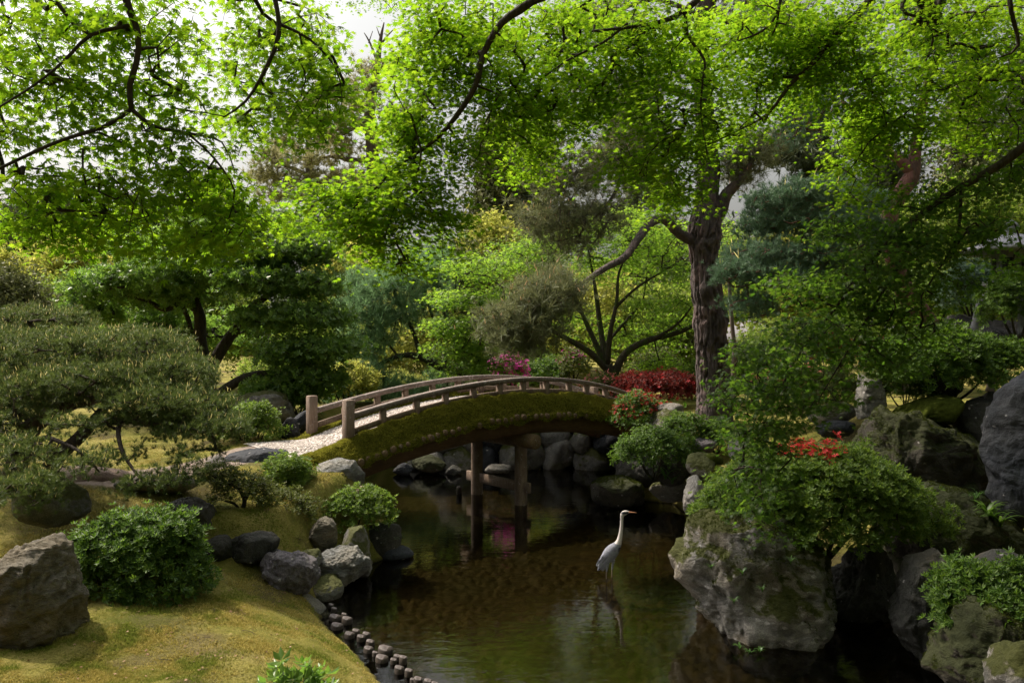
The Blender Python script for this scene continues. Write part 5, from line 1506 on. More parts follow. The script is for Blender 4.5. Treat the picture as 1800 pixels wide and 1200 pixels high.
# ---- dark evergreen cloud tree, left -----------------------------------------------------------
EY = 15.6
ep = lambda rows: pxpath([(a, b, EY + dy, r) for a, b, dy, r in rows])
tree('evergreen_tree', 'dark glossy broadleaf evergreen shaped into flat clouds left of the bridge', 'tree', (*P(370, 745, EY)[:2], gz(*P(370, 745, EY)[:2])),
     [ep([(375, 765, 0, .19), (368, 700, 0, .15), (362, 650, 0, .135), (352, 600, 0, .12), (352, 560, 0, .10), (345, 530, 0, .08), (350, 480, .2, .05), (330, 440, .2, .03)]),
      ep([(350, 550, 0, .06), (320, 532, -.3, .05), (290, 545, -.5, .045), (262, 530, -.6, .035), (220, 520, -.8, .02)]),
      ep([(364, 660, 0, .12), (390, 612, .1, .115), (418, 575, .1, .10), (440, 545, 0, .085), (470, 520, -.1, .06), (520, 490, -.1, .035), (480, 430, 0, .02)]),
      ep([(368, 705, 0, .10), (395, 685, -.4, .095), (430, 664, -.6, .085), (470, 656, -.7, .065), (510, 655, -.8, .045), (545, 640, -.8, .03)]),
      ep([(470, 656, -.7, .05), (500, 685, -.8, .03), (520, 700, -.8, .02)]),
      ep([(440, 548, 0, .06), (500, 550, -.4, .045), (560, 560, -.5, .025)])],
     pxpads([(190, 505, EY - .7, 72, 24, .9, 120), (265, 488, EY - .8, 80, 22, .9, 130), (160, 548, EY - .5, 45, 16, .7, 50), (250, 545, EY + .8, 80, 20, .6, 70), (330, 470, EY - .6, 90, 20, .9, 120), (310, 430, EY, 80, 20, .9, 100), (400, 402, EY, 85, 20, 1.0, 130), (490, 398, EY, 60, 20, .9, 100), (545, 432, EY - .2, 50, 17, .8, 80), (430, 448, EY - .6, 90, 18, .9, 110),
             (515, 446, EY - .5, 66, 10, .8, 110), (435, 496, EY - .9, 70, 11, .8, 80), (530, 500, EY - .6, 76, 10, .8, 130), (545, 556, EY - .7, 74, 10, .8, 130), (470, 560, EY - .8, 50, 9, .7, 60), (575, 612, EY - .8, 66, 10, .7, 130), (495, 620, EY - .9, 60, 9, .7, 80), (545, 664, EY - .9, 56, 9, .5, 80), (478, 690, EY - .9, 46, 10, .4, 50), (300, 585, EY + .9, 90, 22, .5, 70), (230, 580, EY + .7, 60, 18, .5, 40), (478, 690, EY - .9, 48, 15, .4, 60), (535, 688, EY - .9, 28, 16, .4, 40), (400, 575, EY + 1.3, 90, 30, .4, 50), (280, 520, EY - .2, 70, 15, .7, 60), (350, 505, EY - .3, 55, 15, .7, 50), (230, 430, EY + .8, 50, 18, .6, 40)]),
     lambda tp, td, rg: tuft(tp, td, rg, 8, .11, HOLLY, .092, .6, .45, .8), L_holly, B_dark, 130, None, mode='shell', seg=.22, tip=.005, sides=12, step=.1, rough=.10, nscale=7)

# ---- low spreading pine, left foreground ----------------------------------------------------------
LY = 8.6
lp = lambda rows: pxpath([(a, b, LY + dy, r) for a, b, dy, r in rows])
tree('pine_tree', 'low spreading pine with a broad dome of needles and pale candles on the left bank', 'tree', (*P(40, 850, LY)[:2], gz(*P(40, 850, LY)[:2])),
     [lp([(15, 860, 0, .13), (36, 800, 0, .105), (60, 750, .1, .09), (110, 715, .2, .08), (170, 700, .2, .06), (240, 690, .2, .04), (300, 690, .2, .025)]),
      lp([(36, 800, 0, .09), (-20, 740, .3, .08), (-60, 690, .5, .06), (20, 650, .8, .035)]),
      lp([(70, 838, -.4, .075), (105, 800, -.4, .07), (140, 768, -.3, .065), (165, 740, -.2, .06), (185, 715, 0, .045), (230, 680, .3, .03)]),
      lp([(160, 745, -.2, .04), (215, 738, -.4, .035), (280, 748, -.6, .028), (340, 750, -.7, .02), (400, 760, -.7, .012)]),
      lp([(212, 738, -.4, .026), (208, 760, -.7, .022), (216, 795, -.9, .018), (240, 832, -1.1, .013), (262, 850, -1.2, .008)]),
      lp([(60, 800, -.3, .03), (75, 770, -.8, .024), (110, 778, -1.1, .018), (150, 800, -1.3, .012), (175, 830, -1.3, .007)]),
      lp([(36, 800, 0, .04), (20, 800, -.9, .03), (30, 840, -1.5, .02), (60, 880, -1.7, .012)])],
     pxpads([(110, 620, LY + .5, 150, 36, .9, 330), (240, 620, LY + .4, 100, 36, .8, 230), (310, 660, LY + .1, 70, 32, .7, 150), (30, 660, LY + .2, 90, 36, .8, 160), (180, 670, LY - .2, 130, 30, .7, 230), (90, 690, LY - .3, 90, 28, .6, 130), (280, 705, LY - .4, 90, 28, .6, 170), (350, 720, LY - .4, 55, 26, .5, 90), (390, 755, LY - .6, 45, 20, .4, 60), (330, 760, LY - .6, 60, 16, .4, 60), (240, 740, LY - .4, 60, 18, .4, 60), (20, 720, LY - .3, 60, 30, .5, 70),
             (60, 570, LY + 1.4, 110, 26, .6, 170), (-20, 620, LY + .6, 70, 50, .8, 100)]) + pxpads([(20, 800, LY - 1.3, 70, 26, .4, 60), (40, 870, LY - 1.7, 60, 34, .4, 70), (-10, 750, LY - .8, 60, 40, .5, 60), (260, 852, LY - 1.2, 50, 10, .3, 22), (150, 815, LY - 1.3, 40, 14, .3, 20), (320, 835, LY - 1.0, 50, 10, .3, 18), (210, 800, LY - .9, 40, 14, .25, 12), (130, 750, LY - .9, 50, 14, .3, 24), (350, 800, LY - .9, 40, 12, .3, 16)]),
     needles(8, .05, .056, PINE, .85, .45, .42), L_pine, B_old, 140, None, mode='top', seg=.18, tip=.0035, sides=12, step=.07, rough=.10, nscale=9,
     extra=candles(.85, .050, L_cand, 3, .05, 'candles', .3, .035))

# ---- young soft pine, middle left behind the bridge -------------------------------------------------
YY = 19.0
yp = lambda rows: pxpath([(a, b, YY + dy, r) for a, b, dy, r in rows])
tree('pine_tree', 'pale soft-needled pine with a low leaning mossy trunk behind the left of the bridge', 'tree', (*P(900, 700, YY)[:2], gz(*P(900, 700, YY)[:2])),
     [yp([(900, 705, 0, .15), (850, 660, 0, .13), (790, 650, 0, .11), (740, 628, 0, .09), (700, 626, -.2, .06), (650, 650, -.4, .04), (620, 668, -.5, .02)]),
      yp([(740, 628, 0, .06), (725, 580, .1, .05), (700, 530, .1, .035), (690, 490, .1, .02)]),
      yp([(790, 650, 0, .06), (770, 590, .1, .045), (755, 540, .1, .035), (735, 480, .1, .02)]),
      yp([(830, 660, 0, .06), (800, 600, .3, .045), (775, 530, .3, .035), (765, 460, .3, .02)]),
      yp([(700, 626, -.2, .03), (670, 590, -.3, .025), (640, 560, -.3, .015)])],
     pxpads([(690, 500, YY, 50, 34, .9, 70), (735, 480, YY, 45, 40, .9, 60), (640, 545, YY - .3, 40, 34, .7, 50), (690, 555, YY, 50, 26, .8, 50), (740, 540, YY, 40, 40, .8, 40), (770, 470, YY + .3, 26, 50, .6, 40), (650, 600, YY - .3, 50, 30, .7, 50), (630, 660, YY - .6, 50, 26, .6, 60), (690, 690, YY - .5, 60, 26, .6, 60), (600, 690, YY - .6, 40, 22, .6, 40), (750, 690, YY - .3, 50, 16, .6, 30), (640, 500, YY, 36, 24, .6, 30)]),
     needles(4, .16, .24, PINEL, .8, .5, .4), L_pinel, B_mapm, 150, None, seg=.3, tip=.005, sides=10, step=.12, rough=.1, nscale=7)

# ---- slender stem beside the big pine ---------------------------------------------------------------
tree('slender_tree', 'slim pale stem standing just right of the big pine trunk', 'tree', (*P(1290, 715, 16.0)[:2], gz(*P(1290, 715, 16.0)[:2])),
     [pxpath([(1291, 735, 16, .06), (1288, 680, 16, .05), (1291, 620, 16, .045), (1286, 560, 16, .04), (1280, 470, 16, .03)])],
     pxpads([(1300, 440, 16, 60, 40, .7, 60), (1280, 400, 16, 50, 30, .6, 30)]), leaves(12, .16, .055, MAP0), L_mapm, B_far, 160, None, seg=.3, tip=.004)

# ---------------------------------------------------------------------------------------- shrubs
def shrub(name, label, bbox, Y, dep, tm, size, mat, seed, n=260, per=6, group=None, spread=None, extra=None, lump=.34, cat='shrub', bark=None, base=None, stems=5, top=True, up=.75):
    rg = rng_of(seed)
    x0, y0, x1, y1 = bbox
    c = P((x0 + x1) / 2, (y0 + y1) / 2, Y)
    hw, hh = (x1 - x0) / 2 / F * Y, (y1 - y0) / 2 / F * Y
    S = np.array([hw, dep / 2, hh])
    b = base if base is not None else np.array([c[0], c[1], c[2] - hh * 1.02])
    d = unit(rg.normal(size=(n, 3)))
    if top: d[:, 2] = np.where(d[:, 2] < -.35, -d[:, 2], d[:, 2])
    r = np.where(rg.random(n) < .72, rg.uniform(.86, 1.0, n), rg.uniform(.45, .86, n))
    r = r * (1 + lump * fbm(d * 1.9 + seed * 2.3, 3))
    at = c + d * np.minimum(r, 1.12)[:, None] * S * np.array([1, 1, 1.0])
    root = thing(name, label, cat, b, group)
    paths = []
    for k in range(stems):
        a = 2 * np.pi * k / stems + rg.uniform(-.4, .4)
        e = c + np.array([math.cos(a) * .55, math.sin(a) * .55, rg.uniform(-.1, .4)]) * S
        q = b + np.array([math.cos(a), math.sin(a), 0]) * .03
        m = q * .5 + e * .5 + np.array([0, 0, -.1]) * S
        rr = max(.006, .02 * hh / .4)
        paths.append([(*q, rr), (*m, rr * .7), (*e, rr * .4)])
    mb, nd, rad = skeleton(paths, 6, .06, .05, 12, seed)
    V, Q, tp, td = grow(nd, [-1] * len(nd), rad, at, max(.06, hw * .12), rg, 0, .0016, .5)
    mb.add(V, None, Q)
    mb.build('stems', bark or B_dark, root, True)
    out = unit((at[np.argsort(np.zeros(n))] - c) / S)
    td2 = unit((tp - c) / S ** 1.5)
    L = tuft(tp, td2, rg, per, spread or size * .8, tm, size, up, .38, .8)
    cr = L.build('foliage', mat, root)
    if extra: extra(root, cr, tp, td2, rg)
    return root

def top_right(x0, x1, y0, y1, Y, seed=0):
    def f(tp):
        px = tp[:, 0] / tp[:, 1] * F + 900; py = 600 - (tp[:, 2] - CAMH) / tp[:, 1] * F
        return (px > x0) & (px < x1) & (py > y0) & (py < y1)
    return f

# left bank
shrub('azalea_bush', 'large round clipped azalea on the moss lawn between two boulders', (120, 905, 372, 1092), 6.75, 1.0, AZA, .050, L_aza, 201, 680, 6, lump=.22)
shrub('azalea_bush', 'small bright azalea mound at the start of the gravel path', (462, 802, 552, 872), 9.9, .6, AZA, .042, L_azab, 202, 230, 5)
shrub('azalea_bush', 'bright azalea spreading over the dark rock by the water on the left', (556, 862, 688, 945), 9.9, .8, AZA, .048, L_azab, 203, 300, 5)
shrub('azalea_bush', 'low olive azalea clump on the moss beside the little azalea tree', (440, 862, 560, 938), 9.2, .7, AZA2, .036, L_azao, 204, 220, 5)
shrub('azalea_bush', 'fresh green clipped bush behind the dark slab, left of the far newel post', (382, 706, 494, 800), 11.9, 1.0, AZA2, .05, L_azab, 205, 320, 6)
tree('azalea_tree', 'little azalea grown as a crooked miniature tree on the left bank', 'tree', (*P(425, 935, 8.75)[:2], gz(*P(425, 935, 8.75)[:2])),
     [pxpath([(427, 945, 8.75, .035), (424, 905, 8.75, .028), (430, 880, 8.75, .024), (420, 860, 8.75, .018), (395, 845, 8.7, .012), (370, 835, 8.7, .008)]),
      pxpath([(426, 900, 8.75, .02), (412, 885, 8.7, .014), (395, 880, 8.6, .009)]), pxpath([(430, 880, 8.75, .018), (445, 858, 8.8, .012), (465, 850, 8.85, .008)]), pxpath([(424, 862, 8.75, .012), (410, 835, 8.8, .008)])],
     pxpads([(390, 835, 8.75, 38, 18, .3, 70), (425, 850, 8.75, 45, 18, .3, 70), (460, 855, 8.85, 28, 14, .25, 40), (390, 870, 8.65, 24, 14, .2, 24), (470, 880, 8.9, 26, 12, .2, 22), (365, 830, 8.75, 18, 14, .2, 20)]),
     lambda tp, td, rg: tuft(tp, td, rg, 5, .035, AZA2, .036, .8, .4, .5), L_azao, B_dark, 206, None, seg=.08, tip=.0018, sides=8, step=.04, rough=.12, nscale=20)
# right bank
shrub('azalea_bush', 'clipped round shrub overhanging the dark rock by the water on the far right bank', (1078, 752, 1222, 842), 12.5, 1.0, AZA2, .05, L_aza, 210, 420, 6)
shrub('azalea_bush', 'red flowering azalea at the right end of the near handrail', (1080, 696, 1170, 770), 13.9, .9, AZA2, .055, L_aza, 211, 300, 5, extra=blossoms(.5, .035, F_red, 4, .05, top_right(1060, 1180, 670, 735, 13)))
shrub('azalea_bush', 'broad deep red azalea between the bridge and the big pine trunk', (1086, 656, 1224, 716), 16.5, 1.4, AZA2, .06, L_red, 212, 420, 6, extra=blossoms(.35, .04, F_red, 3, .06))
shrub('azalea_bush', 'great azalea with glossy leaves and a red tuft of flowers over the lichened boulder', (1222, 786, 1645, 1000), 7.9, 1.7, AZA, .050, L_azab, 213, 1900, 6, lump=.24,
      extra=blossoms(.9, .034, L_tuft, 5, .045, top_right(1385, 1472, 760, 812, 8), .05))
shrub('azalea_bush', 'upper azalea in shade beneath the stone lantern', (1530, 585, 1800, 712), 10.4, 1.3, AZA, .06, L_aza, 214, 700, 6)
shrub('azalea_bush', 'dark azalea reaching in over the leaning slab at the water', (1652, 990, 1850, 1150), 6.2, .9, AZA, .05, L_aza, 215, 420, 6)
shrub('azalea_bush', 'small clipped bush at the foot of the big pine trunk', (1222, 742, 1296, 796), 12.9, .7, AZA2, .045, L_aza, 216, 200, 6)
shrub('azalea_bush', 'dark low bush draped over the pale craggy rock', (1168, 728, 1240, 782), 12.9, .6, AZA2, .045, L_aza, 217, 160, 5)
shrub('azalea_bush', 'salmon flowering azalea half hidden behind the shaded maple bough', (1335, 645, 1448, 710), 13.6, 1.0, AZA2, .055, L_azao, 218, 240, 5, extra=blossoms(.6, .035, F_pink, 4, .06))
shrub('azalea_bush', 'red flower spray behind the shaded maple bough, above the salmon azalea', (1430, 590, 1510, 650), 12.8, .8, AZA2, .055, L_aza, 219, 160, 5, extra=blossoms(.45, .04, F_red, 4, .05))
shrub('azalea_bush', 'dull red azalea just left of the upper azalea in shade', (1520, 600, 1590, 660), 11.8, .8, AZA2, .055, L_aza, 220, 140, 5, extra=blossoms(.4, .04, F_red, 3, .05))
shrub('azalea_bush', 'olive bush between the stone post and the shaded maple bough', (1400, 650, 1520, 740), 12.0, .9, AZA2, .05, L_azao, 221, 240, 5)
shrub('azalea_bush', 'blue grey leaved shrub below the stone lantern', (1655, 462, 1770, 570), 12.6, .9, HOLLY, .06, L_pineb, 222, 240, 6)
shrub('azalea_bush', 'dark bush at the picture edge under the stone lantern', (1730, 480, 1850, 600), 10.8, .9, AZA, .055, L_aza, 223, 260, 6)
shrub('azalea_bush', 'small ferny bush on top of the moss-hung block', (1540, 650, 1640, 720), 10.6, .7, AZA2, .05, L_aza, 224, 180, 5)
# behind the bridge
shrub('azalea_bush', 'bright magenta azalea just above the far handrail', (866, 624, 926, 690), 20.5, 1.0, AZA2, .08, L_aza, 230, 160, 4, extra=blossoms(.95, .06, F_mag, 7, .08))
shrub('azalea_bush', 'small pink azalea beyond the crest of the bridge', (980, 618, 1032, 672), 21.5, 1.0, AZA2, .08, L_azao, 231, 130, 4, extra=blossoms(.2, .045, F_mag, 3, .08, top_right(970, 1040, 600, 640, 20)))
shrub('azalea_bush', 'orange red azalea at the foot of the garden maple', (1020, 664, 1092, 704), 17.4, .9, AZA2, .06, L_azao, 232, 180, 5, extra=blossoms(.6, .035, F_pink, 4, .06))
bgshr = [
 ((560, 640, 660, 720), 17.5, 'yellow green bush behind the left of the far handrail', L_bgy), ((640, 655, 760, 730), 20.5, 'golden bush under the leaning soft pine', L_bgy), ((740, 640, 880, 720), 21.5, 'dark rounded bush behind the crest of the bridge', L_aza),
 ((470, 660, 580, 730), 15.6, 'dark trailing shrub beside the far left newel post', L_holly), ((540, 664, 580, 698), 16.5, 'olive cushion bush above the pale stone cap', L_azao), ((920, 630, 1000, 700), 22.0, 'green bush right of the magenta azalea', L_aza), ((1100, 620, 1200, 680), 21.0, 'olive bush behind the deep red azalea', L_azao),
 ((1290, 560, 1420, 690), 20.5, 'tall leafy bush closing the gap right of the big pine trunk', L_bg), ((1190, 640, 1300, 720), 19.0, 'green bush behind the big pine trunk', L_azab), ((1272, 585, 1400, 735), 16.5, 'leafy bush behind the slender stem', L_azab), ((300, 690, 420, 770), 16.5, 'shaded bush behind the dark evergreen trunk', L_aza), ((60, 690, 200, 760), 17, 'bush seen through the legs of the low pine', L_azao),
 ((1390, 560, 1560, 650), 18.5, 'light green bush behind the red pine trunk', L_azab), ((1690, 600, 1800, 660), 14.5, 'dark bush behind the rock ledge', L_aza), ((410, 640, 520, 700), 18.5, 'round bush between evergreen trunk and bridge', L_bg), ((1560, 480, 1700, 600), 16.5, 'leafy green bush behind the red pine', L_azab)]
for i, (bb, Y, lab, m) in enumerate(bgshr):
    shrub('bush', lab, bb, Y, 1.4 * Y / 18, AZA2, .085 if Y > 16 else .06, m, 240 + i, 200, 6)

# grasses and ferns by the water
def blades(name, label, spots, mat, seed, L, w, arch=.5, n=9, cat='plant'):
    rg = rng_of(seed)
    root = thing(name, label, cat, spots[0])
    mb = MB()
    for s in spots:
        for k in range(n):
            a = rg.uniform(0, 6.28); l = L * rg.uniform(.6, 1.1)
            d = np.array([math.cos(a), math.sin(a), 0]); sd_ = np.array([-d[1], d[0], 0])
            pts = [np.asarray(s) + d * l * arch * t ** 1.4 + np.array([0, 0, 1]) * l * (t - .62 * t ** 2.4) for t in np.linspace(0, 1, 7)]
            V = []
            for t, p in zip(np.linspace(0, 1, 7), pts):
                ww = w * (1 - t ** 2) * .5 + .0005
                V += [p - sd_ * ww, p + sd_ * ww]
            mb.add(V, None, [(2 * i, 2 * i + 1, 2 * i + 3, 2 * i + 2) for i in range(6)])
    mb.build('leaf_blades', mat, root)
    return root
L_grass = leaf_mat('grass_blade', (.04, .10, .02), (.08, .16, .03), (.1, .22, .03), (.15, .3, .05), .3, .4, .4)
blades('bamboo_grass', 'broad green grass leaves over the rounded rock on the right bank', [P(1170, 842, 12.4), P(1182, 850, 12.4), P(1176, 838, 12.5)], L_grass, 301, .42, .035, .75, 7)
blades('grass_tuft', 'grass tuft hanging by the wet flat stone', [P(672, 950, 10.0), P(690, 955, 9.95), P(660, 940, 10.0)], L_grass, 302, .22, .008, .7, 16)
blades('grass_tuft', 'fine grass on the shaded bank below the blue grey boulder', [P(1715, 880, 8.2), P(1720, 876, 8.22), P(1710, 884, 8.18)], L_grass, 303, .22, .007, .6, 16)
blades('fern', 'dark fern clump in the recess under the great azalea', [P(1545, 965, 8.5), P(1560, 958, 8.55), P(1530, 962, 8.5), P(1575, 950, 8.6)], L_holly, 308, .26, .03, .8, 20)
blades('fern', 'fern fronds between the moss-hung block and the blue grey boulder', [P(1735, 905, 8.0), P(1745, 915, 7.95), P(1758, 925, 7.9)], L_holly, 309, .30, .03, .8, 18)
blades('fern', 'small ferny tuft on the waterline of the great lichened boulder', [P(1300, 1140, 6.95), P(1318, 1150, 6.93), P(1336, 1146, 6.9)], L_grass, 304, .10, .014, .7, 14)
for k, q in enumerate([P(1305, 1010, 6.95), P(1340, 1040, 6.92), P(1290, 1060, 6.95), P(1250, 1000, 7.1), P(1390, 990, 6.95)]):
    tag(blades('grass_tuft', 'thin grass rooted in a crack of the great lichened boulder', [q], L_grass, 305 + 20 * k, .13, .007, .6, 12), None, None, 'grass tufts in the cracks of the boulder')
shrub('foliage_plant', 'dark leafy plant poking up at the bottom of the lawn', (490, 1186, 562, 1240), 5.1, .3, [rosette_template(7, 1.0, .42, 25, 9)], .085, L_holly, 306, 26, 2, cat='plant', lump=.1)

# ---------------------------------------------------------------------------------------- far trees
def far_tree(label, px, top, bot, Y, wpx, kind, mat, seed, n=160, per=6, size=None, group='trees at the back of the garden', cat='tree', name='background_tree', hide=None):
    rg = rng_of(seed)
    b = P(px, 600, Y); b[2] = gz(b[0], Y) - .1
    ztop = CAMH - (top - 600) / F * Y; zbot = CAMH - (bot - 600) / F * Y
    R_ = wpx / 2 / F * Y; h = ztop - zbot
    pads = []
    tr = max(.10, .012 * (ztop - b[2]) + .06)
    bend = rg.normal(size=2) * .05 * (ztop - b[2])
    paths = [[(b[0], b[1], b[2], tr), (b[0] + bend[0], b[1], (b[2] + zbot) / 2, tr * .8), (b[0] - bend[0] * .4, b[1], (zbot + ztop) / 2, tr * .55), (b[0] + bend[1] * .2, b[1], ztop - .06 * h, tr * .15)]]
    if kind == 'round':
        m = 9
        for k in range(m):
            a = rg.uniform(0, 6.28); u = rg.uniform(-1, 1); q = math.sqrt(1 - u * u) * rg.uniform(.45, .72)
            pads.append((b[0] + math.cos(a) * q * R_, b[1] + math.sin(a) * q * R_, (zbot + ztop) / 2 + u * .36 * h, R_ * .45, R_ * .45, h * .17, n // m))
    elif kind == 'cone':
        m = 12
        for k in range(m):
            t = (k + .5) / m
            w = R_ * (1 - .82 * t) * rg.uniform(.8, 1.1)
            pads.append((b[0] + rg.normal() * .08 * R_, b[1], zbot + h * t, w, w, h / m * .75, int(n / m * (1.6 - 1.1 * t))))
    elif kind == 'cloud':
        m = 10
        for k in range(m):
            t = k / (m - 1)
            a = rg.uniform(0, 6.28); q = R_ * (1 - .6 * t) * rg.uniform(.3, .75)
            c = (b[0] + math.cos(a) * q, b[1] + math.sin(a) * q * .6, zbot + h * t)
            w = R_ * (.62 - .3 * t)
            pads.append((*c, w, w, h * .045, n // m))
            tz = max(zbot * .3 + .7 * b[2], c[2] - .06 * h)
            paths.append([(b[0] + bend[0] * .1, b[1], tz, tr * .35), ((b[0] + c[0]) / 2, (b[1] + c[1]) / 2, tz + .02 * h, tr * .25), (*c[:2], c[2] - .01 * h, tr * .1)])
    size = size or .011 * Y
    fn = {'n': needles(per, size * .8, size, PINEF, .6, .5, .5), 'l': lambda tp, td, rg: tuft(tp, td, rg, per, size * 1.1, CLP, size * .8, .6, .6, .4)}['n' if kind == 'cloud' or mat in (L_pineg, L_pine) else 'l']
    return tree(name, label, cat, b, paths, pads, fn, mat, B_far, seed, group, mode='shell' if kind == 'round' else 'vol', seg=R_ * .25, tip=tr * .05, sides=7, step=.5, rough=.05, nscale=3)

FT = [
 ('cypress column between the lit maple bough and the big pine', 868, 215, 470, 33, 120, 'cone', L_bgs, 320),
 ('second cypress standing just right of the cypress column, greyer', 930, 190, 470, 36, 130, 'cone', L_bgd, 300),
 ('pine behind the garden maple, mostly covered by it', 1120, 180, 480, 34, 220, 'cloud', L_pineg, 240),
 ('dark pine seen through the gap in the maple boughs, right of the big pine', 1420, 150, 400, 30, 190, 'cloud', L_bgd, 280),
 ('bluish pine behind the red pine fork', 1540, 210, 440, 34, 170, 'cloud', L_bgd, 240),
 ('tall pale cypress by the right edge of the trees', 1700, 90, 470, 32, 170, 'cone', L_bgs, 360),
 ('conifer rising at the right edge behind the lantern', 1800, 60, 470, 30, 200, 'cone', L_bgd, 360),
 ('leafy tree behind the stone lantern, full of light gaps', 1740, 330, 560, 22, 260, 'round', L_bg, 300),
 ('leafy tree behind the red pine trunk', 1600, 380, 600, 22, 200, 'round', L_bg, 280),
 ('yellow green tree behind the slender stem', 1370, 420, 640, 25, 220, 'round', L_bgy, 300),
 ('dark leafy tree behind the shaded maple bough', 1480, 430, 640, 24, 200, 'round', L_bg, 280),
 ('dark round conifer at the far left skyline', 75, 345, 450, 44, 150, 'round', L_bgd, 220),
 ('grey conifer on the skyline behind the evergreen clouds', 240, 345, 470, 46, 160, 'round', L_bgd, 240),
 ('yellowish pine crown behind the evergreen top', 350, 330, 470, 48, 150, 'round', L_bgs, 220),
 ('lit yellow green tree above the low pine dome', 95, 425, 560, 30, 170, 'round', L_bgy, 300),
 ('pale green tree at the left edge above the low pine dome', -10, 440, 570, 27, 150, 'round', L_bgy, 280),
 ('small round mint green tree left of the evergreen clouds', 85, 490, 580, 24, 110, 'round', L_bg, 240),
 ('olive clipped tree at the left edge, lower than the pale green tree', 10, 490, 600, 22, 120, 'round', L_bgs, 220),
 ('green tree behind the evergreen trunk', 330, 470, 640, 24, 260, 'round', L_bg, 320),
 ('light tree right of the evergreen clouds', 600, 440, 600, 28, 120, 'round', L_bgy, 240),
 ('yellow topped pine beyond the soft pine', 840, 380, 500, 30, 140, 'round', L_bgy, 260),
 ('brownish conifer with a thick trunk between evergreen and soft pine', 600, 360, 520, 32, 120, 'round', L_bgd, 220),
 ('clipped grey green pine beyond the soft pine trunk', 800, 450, 560, 26, 110, 'round', L_bgs, 200),
 ('bright leafy tree behind the leaning soft pine', 700, 520, 690, 25, 220, 'round', L_bgy, 320),
 ('green tree behind the garden maple stems, sunlit', 1010, 470, 680, 26, 260, 'round', L_bgy, 340),
 ('green tree filling the gap left of the big pine trunk', 1160, 480, 690, 25, 200, 'round', L_bg, 300),
 ('low green tree behind the magenta azalea', 880, 540, 690, 25, 180, 'round', L_bg, 260),
 ('leafy tree under the evergreen clouds on the left', 190, 540, 700, 21, 200, 'round', L_bg, 260),
 ('bushy tree between soft pine and evergreen', 560, 560, 700, 23, 160, 'round', L_bg, 240),
]
for i, row in enumerate(FT):
    lab, px, top, bot, Y, w, kind, m, n = row
    far_tree(lab, px, top, bot, Y, w, kind, m, 400 + i, n=int(n * 1.3), per=7)

# two tall layered pines against the sky, left of centre
TY = 38.0
tpx = lambda rows: pxpath([(a, b, TY + dy, r) for a, b, dy, r in rows])
tree('pine_tree', 'tall pine with flat needle clouds and a bare forked top against the white sky', 'tree', (*P(662, 560, TY)[:2], gz(*P(662, 560, TY)[:2])),
     [tpx([(664, 640, 0, .42), (662, 400, 0, .36), (655, 270, 0, .30), (649, 205, 0, .26), (660, 140, 0, .18), (668, 75, 0, .10), (675, 40, 0, .03)]),
      tpx([(664, 110, 0, .08), (650, 75, .3, .05), (640, 58, .3, .02)]), tpx([(668, 80, 0, .07), (682, 62, -.3, .04), (694, 50, -.3, .02)]), tpx([(648, 76, .3, .03), (655, 55, .3, .015)]), tpx([(670, 70, 0, .04), (662, 48, 0, .015)]),
      tpx([(650, 215, 0, .16), (620, 225, -.4, .13), (590, 240, -.8, .09), (550, 238, -1, .05)]), tpx([(652, 240, 0, .16), (690, 225, .4, .1), (720, 205, .6, .05)]), tpx([(656, 280, 0, .16), (620, 282, .5, .12), (580, 275, .8, .08), (540, 290, 1, .05)]),
      tpx([(650, 200, 0, .12), (620, 180, .6, .09), (580, 175, .8, .05)]), tpx([(660, 140, 0, .09), (690, 125, 0, .05)])],
     pxpads([(560, 228, TY - 1, 55, 10, 1.8, 42), (605, 215, TY - .6, 45, 9, 1.6, 32), (600, 165, TY + .7, 50, 10, 1.6, 39), (640, 150, TY, 40, 9, 1.4, 28), (690, 118, TY, 30, 8, 1.2, 18), (715, 198, TY + .5, 36, 10, 1.5, 25), (545, 282, TY + 1, 50, 9, 1.6, 35), (600, 266, TY + .6, 50, 9, 1.6, 35), (640, 120, TY, 24, 7, 1.0, 14), (690, 260, TY, 40, 10, 1.5, 25), (640, 190, TY - .5, 40, 8, 1.4, 25), (660, 300, TY, 60, 12, 1.6, 28)]),
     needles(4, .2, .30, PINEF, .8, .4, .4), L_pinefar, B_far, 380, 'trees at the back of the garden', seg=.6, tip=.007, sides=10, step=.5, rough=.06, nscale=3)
tree('pine_tree', 'thinner tall pine just left of the bare-topped one, with drooping tiers', 'tree', (*P(545, 560, 41)[:2], gz(*P(545, 560, 41)[:2])),
     [pxpath([(556, 640, 41, .34), (550, 420, 41, .28), (546, 320, 41, .24), (542, 270, 41, .18), (548, 200, 41, .1), (550, 150, 41, .04)]), pxpath([(546, 310, 41, .12), (515, 296, 40.6, .09), (480, 285, 40.4, .05)]), pxpath([(546, 330, 41, .12), (590, 322, 41.3, .08), (630, 330, 41.5, .04)]), pxpath([(543, 270, 41, .1), (510, 255, 41, .06), (485, 258, 41, .03)])],
     pxpads([(485, 278, 40.4, 40, 9, 1.6, 46), (500, 250, 41, 36, 9, 1.5, 40), (600, 316, 41.3, 46, 9, 1.6, 46), (470, 310, 40.6, 40, 9, 1.5, 40), (530, 320, 41, 50, 10, 1.6, 46), (640, 326, 41.4, 36, 9, 1.4, 36), (548, 180, 41, 30, 9, 1.2, 26), (520, 210, 41, 34, 9, 1.3, 30), (575, 250, 41, 30, 9, 1.2, 26), (500, 345, 41, 60, 10, 1.6, 46)]),
     needles(4, .2, .30, PINEF, .8, .4, .4), L_pinefar, B_far, 381, 'trees at the back of the garden', seg=.6, tip=.007, sides=10, step=.5, rough=.06, nscale=3)

